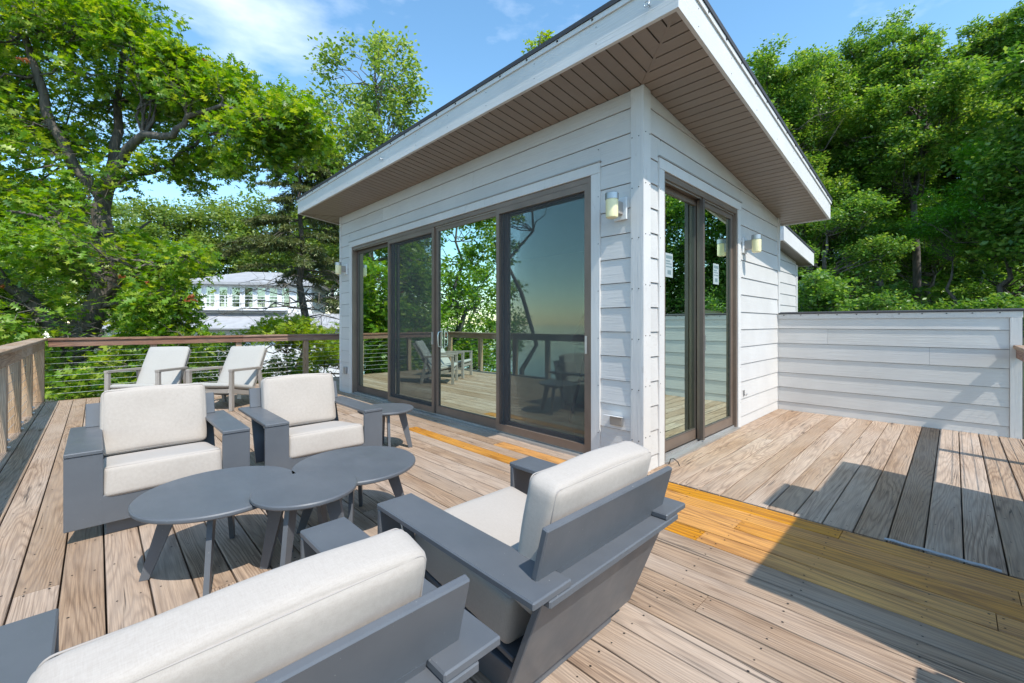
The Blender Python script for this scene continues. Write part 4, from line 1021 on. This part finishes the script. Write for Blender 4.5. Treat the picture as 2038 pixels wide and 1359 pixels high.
    for line, wd in [(T, 34), (LB[0][0], 26), (LB[1][0][:5], 17), (LB[2][0][:4], 17), (LB[3][0][:6], 15), (LB[4][0][:4], 11)]:
        for a_, b_ in zip(line[:-1], line[1:]):
            for f_ in np.linspace(0, 1, 7):
                p_ = a_.lerp(b_, f_); v_ = p_ - Vector((0, 0, EYE)); d_ = v_.dot(FW); near_wood |= (np.hypot(qx - (CX + FPX * v_.dot(RT) / d_), qy - (HY - FPX * v_.z / d_)) < wd) & (dq < d_)
    ok = ~(near_wood & (rg.random(len(P)) < .86)); P, X, N_, S_ = P[ok], X[ok], N_[ok], S_[ok]
    q = P - np.array([0, 0, EYE]); dep = q @ np.array(FW); near = np.argsort(dep + (P[:, 2] > 5) * 2)[:280]
    Bn = np.array(B)
    keep = np.ones(len(P), bool); keep[near] = False
    tag(put('crown', leaf_mesh('crown', P[keep] - Bn, X[keep], N_[keep], S_[keep], 'oak'), M['oak'], t), kind='stuff')
    lms = []
    for a in range(3):
        lm = bpy.data.meshes.new('leaf'); v_ = OAK_V.copy(); v_[:, 2] *= (1, -1.5, 2.5)[a]; lm.from_pydata([tuple(p) for p in v_], [], OAK_F); lm.update(); lm.materials.append(M['oak']); lms.append(lm)
    for i_, i in enumerate(near):
        x = Vector(X[i]).normalized(); y = Vector(N_[i]).cross(x).normalized(); z = x.cross(y); o = put('leaf', lms[i_ % 3], None, t)
        m_ = Matrix((x, y, z)).transposed().to_4x4() @ Matrix.Scale(float(S_[i]), 4); m_.translation = Vector(P[i]) - B; o.matrix_local = m_
    # twigs out to every clump
    allp = [Vector(p) for pts, _, _ in LB for p in pts] + [Vector(p) for p in T]
    tw = MB()
    for c, r in zip(cs, rads):
        s_ = min(allp, key=lambda p: (p - Vector(c)).length + (0 if p.z < c[2] + .6 else .8))
        pts = limb(lim, s_, c, .028, .010, rg, wig=.16, n=5, sides=5)
        for q_ in range(9):
            e = c + rvec(rg, 1)[0] * r * .9 * np.array([1, 1, .6]); limb(tw, pts[int(rg.integers(2, 6))], e, .008, .003, rg, wig=.15, n=3, sides=3)
    for mb_, nm, mm in ((lim, 'trunk', 'bark'), (tw, 'twigs', 'twig')):
        mb_.v = [Vector(p) - B for p in mb_.v]; o = mb_.build(nm, M[mm], t, smooth=True)
        if nm == 'twigs': tag(o, kind='stuff')
    for x, y, d_ in ((240, 550, 8.0), (294, 563, 7.9), (380, 598, 7.8), (386, 591, 7.85), (8, 570, 7.8), (46, 118, 8.3), (402, 118, 8.6)):
        dl = MB()
        for k_ in range(2): dl.add([Vector(v_) * .10 + Vector(rg.normal(size=3)) * .02 for v_ in (OAK_V @ np.array(Matrix.Rotation(rg.uniform(0, 6), 3, 'X')) @ np.array(Matrix.Rotation(rg.uniform(0, 6), 3, 'Z')))], OAK_F)
        dl.build('dead_leaves', M['deadleaf'], t, px(x, y, d_) - B)
oak()

def at(x, y, d): p = px(x, y, d); return (p.x, p.y, p.z)
def foot(x, d): p = px(x, HY, d); return (p.x, p.y, float(gz(p.x, p.y)))
# pale-leaved poplar behind the house roof
pf = foot(740, 15.5)
make_tree('poplar_tree', 'loose airy poplar with small round leaves rising behind the shed roof', pf, at(745, 70, 15.5),
          [(at(690, 210, 15.5), (1.2, 1.2, 2.1)), (at(770, 190, 15.6), (1.3, 1.3, 2.3)), (at(730, 330, 15.4), (2.2, 1.8, 1.7)), (at(655, 130, 15.3), (.35, .35, .8)), (at(775, 110, 15.5), (.3, .3, .9)), (at(815, 230, 15.5), (.7, .7, 1.2)), (at(640, 330, 15), (1.2, 1.0, .9))],
          120, .40, 24, 4, .15, 'oval', 'poplar', r0=.13, seed=5, flat=1.0, shell=.2, barkm='twig', spread=1.6)
make_tree('young_tree', 'thin treetop with yellow green leaves showing just above the roof edge', foot(1075, 17), at(1078, 62, 17), [(at(1075, 100, 17), (.5, .4, .75))], 7, .3, 24, 4, .12, 'oval', 'sapl', r0=.09, seed=15, flat=1)
# spruce
def spruce():
    rg = np.random.default_rng(21); d0 = 14.6; B = Vector(foot(606, d0)); top = px(560, 255, d0)
    t = tag(empty('spruce_tree', B), 'tall dark spruce with drooping sprays and bare lower branches before the white house', 'tree')
    mb = MB(); tw = MB(); P = []; X = []; N_ = []; S_ = []
    topv = Vector((px(596, 290, d0).x, px(596, 290, d0).y, top.z)); pts = limb(mb, B - Vector((0, 0, .3)), topv, .22, .02, rg, wig=.015, n=12, sides=10)
    H_ = topv.z - B.z
    z = B.z + .16 * H_
    while z < topv.z - .1:
        f = (z - B.z) / H_; L_ = (4.5 * (1 - f) ** .75 + .3)
        bare = f < .60
        for k in range(int(rg.integers(5, 8))):
            a = rg.uniform(0, 2 * math.pi); l = L_ * rg.uniform(.65, 1.1); o = B.lerp(topv, f)
            e = o + Vector((math.cos(a) * l, math.sin(a) * l, -.16 * l + rg.uniform(-.15, .15)))
            br = limb(mb if not bare else tw, o, e, .032 * (1 - f) + .008, .004, rg, wig=.10, n=6, sides=5, sag=.07)
            if bare and rg.random() < .85:
                for q in range(9):
                    s_ = br[int(rg.integers(2, 7))]; limb(tw, s_, s_ + Vector(rg.normal(size=3)) * .33, .006, .002, rg, wig=.25, n=3, sides=3)
                continue
            dirb = (e - o).normalized(); side = dirb.cross(Vector((0, 0, 1))).normalized()
            for q in range(int(40 * l / 2) + 10):
                fq = rg.uniform(.22, 1.0); p = o.lerp(e, fq) + Vector((0, 0, .07 * l * math.sin(math.pi * fq))); s_ = rg.choice((-1, 1)); tl = rg.uniform(.22, .5) * (1.15 - fq * .6)
                dv = (dirb * .75 + side * s_ * rg.uniform(.3, 1.0) + Vector((0, 0, rg.uniform(-.45, .05)))).normalized()
                m_ = 13
                for j in range(m_):
                    pp = p + dv * tl * (j / m_); x = np.array(dv) * .7 + rg.normal(size=3) * .45; P.append(pp); X.append(x); N_.append(rg.normal(size=3) * .5 + np.array([0, 0, 1.])); S_.append(rg.uniform(.09, .15))
        z += rg.uniform(.22, .34)
    tag(put('crown', leaf_mesh('crown', np.array(P) - np.array(B), np.array(X), np.array(N_), np.array(S_), 'lance'), M['needle'], t), kind='stuff')
    for m_, nm, mm in ((mb, 'trunk', 'bark'), (tw, 'bare_branches', 'twig')):
        m_.v = [Vector(p) - B for p in m_.v]; o = m_.build(nm, M[mm], t, smooth=True)
        if nm == 'bare_branches': tag(o, kind='stuff')
spruce()
# bright young oak leaves behind the far railing, and the shrubs under it
for i, (x, y, d, rx, rz_, n, m_, lab) in enumerate((
        (570, 652, 11.6, 1.15, .28, 15, 'sapl', 'bright yellow green oak sapling just above the red brown rail'),
        (640, 690, 11.8, .9, .6, 12, 'sapl', 'yellow green oak sapling behind the railing end by the house'),
        (300, 735, 11.4, 1.2, .8, 20, 'oak', 'dark leafy shrub behind the cables at the deck corner'),
        (450, 735, 11.6, 1.3, .8, 22, 'oak', 'green leafy shrub behind the cables between the reclining chairs'),
        (560, 760, 12.4, 1.2, .7, 14, 'oak', 'low green shrub below the railing by the house'))):
    c = at(x, y, d); make_tree('oak_sapling' if m_ == 'sapl' else 'leafy_shrub', lab, foot(x, d), c, [(c, (rx, rx * .8, rz_))], n, .42, 30, 6, .13, 'oak', m_, r0=.05, seed=40 + i, cat='shrub', barkm='twig', shell=.1)

# wood on the right: trees standing one behind another
FT = [  # x px, depth, top y px, crown centre y, rx, rz (m), material, leaf, label
    (1520, 22, 70, 290, 3.0, 4.8, 'maple2', 'dia', 'slender upright tree at the roof end of the wood', .15),
    (1610, 24, 95, 300, 3.6, 5.2, 'maple2', 'dia', 'rounded yellow green tree behind the roof fascia', .15),
    (1700, 25, 70, 300, 3.8, 5.8, 'maple', 'dia', 'mid green forest tree with fine feathery top left of the bare trunk', .15),
    (1826, 21, 60, 240, 3.2, 4.0, 'maple2', 'dia', 'forked forest tree whose bare trunk shows against deep shade', .16),
    (1930, 24, 20, 270, 3.8, 6.2, 'maple2', 'dia', 'tallest yellow green forest tree behind the forked trunk', .15),
    (2060, 22, -10, 260, 3.8, 6.2, 'maple', 'dia', 'tall forest tree at the open end of the parapet', .15),
    (1990, 17, 300, 380, 2.3, 2.2, 'ash', 'lance', 'bright green tree with drooping narrow leaflets leaning over the parapet', .14),
    (1890, 18, 430, 470, 1.5, 1.2, 'ash', 'lance', 'small bright tree with narrow leaflets in front of the forked trunk', .13),
    (1640, 19, 380, 500, 2.0, 2.4, 'maple', 'dia', 'dark understorey tree by the lower roof', .13),
    (1745, 21, 420, 520, 2.0, 2.0, 'maple', 'dia', 'dark understorey tree left of the forked trunk', .14),
    (1850, 24, 430, 540, 2.6, 2.2, 'maple', 'dia', 'dark understorey tree in the deep shade behind the forked trunk', .14),
    (2010, 19, 430, 550, 2.2, 1.8, 'maple', 'dia', 'dark leafy understorey tree behind the parapet end', .13),
    (1480, 34, 330, 500, 5.0, 4.0, 'maple', 'dia', 'dense forest tree low behind the lower wing roof', .22),
    (1640, 33, 330, 520, 4.6, 4.0, 'maple', 'dia', 'dense dark forest tree low behind the wood edge', .22),
    (1810, 34, 340, 530, 4.8, 4.0, 'maple', 'dia', 'dense dark forest tree low behind the forked trunk', .22),
    (1960, 33, 330, 530, 4.8, 4.0, 'maple', 'dia', 'dense dark forest tree low behind the bright leaflets', .22),
    (2110, 32, 300, 500, 4.8, 4.4, 'maple', 'dia', 'dense dark forest tree low beyond the parapet end', .22),
    (1560, 30, 120, 350, 4.8, 6.8, 'maple', 'dia', 'deep forest tree filling the gap behind the shed roof', .2),
    (1780, 31, 90, 340, 5.2, 7.5, 'maple', 'dia', 'deep forest tree filling the gap behind the forked trunk', .2),
    (1980, 31, 50, 340, 5.2, 8.5, 'maple', 'dia', 'deep forest tree filling the gap behind the tallest tree', .2),
]
for i, (x, d, ty, cy, rx, rz_, m_, tm, lab, ll) in enumerate(FT):
    rg_ = np.random.default_rng(300 + i); c0 = np.array(at(x, cy, d)); B0 = foot(x, d)
    lobes = []                                           # a crown is several leafy masses at different heights
    nl_ = 13 if rz_ > 3 else 6
    for q in range(nl_):
        dv = rvec(rg_, 1)[0] * rg_.uniform(.45, .95); lobes.append((tuple(c0 + dv * np.array([rx, rx, rz_])), tuple(np.array([rx, rx, rz_ * .62]) * rg_.uniform(.34, .60))))
    lobes.append((at(x, ty + 60, d), (rx * .35, rx * .35, rz_ * .22)))
    area = sum(l_[1][0] * l_[1][2] for l_ in lobes); nn = int(7.0 * area) + 8
    tk_ = None; ex_ = ()
    if 'bare trunk' in lab and 'left' not in lab:
        tk_ = [Vector(B0) - Vector((0, 0, .3)), Vector(at(1826, 620, d)), Vector(at(1824, 500, d)), Vector(at(1818, 400, d)), Vector(at(1832, 310, d)), Vector(at(1842, 240, d)), Vector(at(1835, 120, d))]
        ex_ = (([Vector(at(1818, 400, d)), Vector(at(1790, 370, d)), Vector(at(1778, 310, d)), Vector(at(1750, 270, d)), Vector(at(1715, 275, d))], .12, .03), ([Vector(at(1838, 265, d)), Vector(at(1862, 225, d)), Vector(at(1880, 160, d))], .10, .03), ([Vector(at(1835, 250, d)), Vector(at(1815, 215, d)), Vector(at(1780, 205, d))], .07, .02))
    make_tree('forest_tree', lab, B0, at(x + 6, ty + 90, d), lobes, nn, .55, 50 if d < 28 else 48, 5, ll * 1.12, tm, m_, r0=.2 if d > 18 else .12, seed=60 + i, group='trees of the wood behind the parapet', flat=.5, shell=.3, spread=1.3, trunk_pts=tk_, extra=ex_)
for i, (x, y, d, rx, rz_, m_, lab) in enumerate((
        (1625, 580, 13.5, .75, .7, 'maple', 'leafy green bush beside the end of the lower roof wing'),
        (1720, 622, 15, 1.3, .5, 'maple', 'low dark bush above the parapet near the lower wing'),
        (1830, 632, 15.5, 1.3, .45, 'maple', 'low dark bush at the foot of the forked trunk'),
        (1930, 622, 14.5, 1.2, .5, 'maple', 'spreading dark bush above the parapet middle'),
        (2030, 617, 13.5, 1.1, .55, 'maple', 'dark bush above the outer end of the parapet'))):
    c = at(x, y, d); make_tree('forest_bush', lab, foot(x, d), c, [(c, (rx, rx, rz_)), ((c[0], c[1], c[2] - .9), (rx, rx, .7))], 26, .4, 46, 4, .14, 'dia', m_, r0=.05, seed=90 + i, group='bushes above the parapet', cat='bush', flat=.7, shell=.3)
# distant trees between the oak and the house
for i, (x, d, ty, cy, rx, rz_, lab) in enumerate((
        (330, 46, 400, 490, 5, 5.0, 'distant broad tree seen under the oak limb'), (440, 50, 395, 480, 5.5, 5.0, 'distant rounded tree behind the white house'), (545, 48, 400, 490, 5.5, 5.5, 'distant tree behind the spruce'),
        (660, 44, 380, 480, 5, 5.5, 'distant tree beside the house corner'), (210, 48, 390, 480, 5.5, 5.0, 'distant tree behind the oak trunk'), (80, 46, 380, 500, 6, 5.5, 'distant tree beyond the oak on the lake side'),
        (800, 40, 330, 450, 5.0, 5.0, 'distant tree behind the shed roof'))):
    make_tree('distant_tree', lab, foot(x, d), at(x, ty + 15, d), [(at(x, cy, d), (rx, rx, rz_)), (at(x, cy + 80, d), (rx, rx, rz_ * .8))], 120, 1.35, 64, 4, .36, 'dia', 'far', r0=.28, seed=120 + i, group='distant trees behind the white house', flat=.6, shell=.4, spread=1.3, twigs=False)
# trees on the lake side of the long railing, outside the picture, seen mirrored in the door glass
for i, (x, y, h_, rx, lab) in enumerate(((-16.5, -6.0, 6.5, 2.8, 'leafy tree on the bluff beyond the deck corner, lake side of the oak'), (-21, -10.5, 6, 3.2, 'leafy tree on the bluff farther along the lake side'))):
    g0 = float(gz(x, y)); make_tree('bluff_tree', lab, (x, y, g0), (x, y, h_), [((x, y, (h_ + g0) / 2 + 1.2), (rx, rx, (h_ - g0) / 2.2))], 60, .75, 60, 4, .17, 'oval', 'oak', r0=.2, seed=140 + i, flat=.6, shell=.35)

for i, (x, y, h_, rx, lab) in enumerate(((3.5, 25.5, 12, 3.2, 'tall dense tree standing off the outer end of the parapet'), (8.5, 24, 11, 3.4, 'broad dense tree farther off the outer end of the parapet'), (13, 20, 10, 3.4, 'broad dense tree on the slope beyond the side railing'))):
    g0 = float(gz(x, y)); make_tree('slope_tree', lab, (x, y, g0), (x, y, h_), [((x, y, (h_ + g0) / 2 + .6), (rx, rx, (h_ - g0) / 2.0))], 120, .95, 60, 4, .24, 'dia', 'maple', r0=.2, seed=160 + i, flat=.6, shell=.4)

# undergrowth of the wood: one dark leafy mass under the trees
rg_ = np.random.default_rng(500); nU = 44000
dd = rg_.uniform(20, 40, nU); xx = rg_.uniform(1380, 3000, nU)
Pu = np.array(FW)[None] * dd[:, None] + np.array(RT)[None] * ((xx - CX) / FPX * dd)[:, None]
hmax = 1.6 + 3.2 * smooth(22, 36, dd) + .8 * np.sin(xx * .021 + dd)
Pu[:, 2] = gz(Pu[:, 0], Pu[:, 1]) + rg_.uniform(0, 1, nU) ** .8 * hmax
Xu = rg_.normal(size=(nU, 3)); Xu[:, 2] *= .5; Nu = rg_.normal(size=(nU, 3)) * .5 + np.array([-.0, -.35, 1.])
tag(put('forest_undergrowth', leaf_mesh('forest_undergrowth', Pu, Xu, Nu, rg_.uniform(.22, .42, nU), 'oval'), M['maple']), kind='stuff')
o_ = bpy.data.objects['forest_undergrowth']; tag(o_, 'dark leafy undergrowth filling the shade under the wood', 'undergrowth')

g0 = float(gz(-12.6, -6.2)); make_tree('bluff_tree', 'tall thin crowned tree on the bluff below the long cable railing', (-12.6, -6.2, g0), (-12.2, -6.4, 8.2), [((-11.9, -6.6, 7.6), (2.0, 1.6, 1.0)), ((-13.2, -5.6, 5.8), (1.2, 1.2, 1.6))], 26, .5, 36, 5, .16, 'oak', 'oak', r0=.15, seed=171, flat=.6, shell=.2)
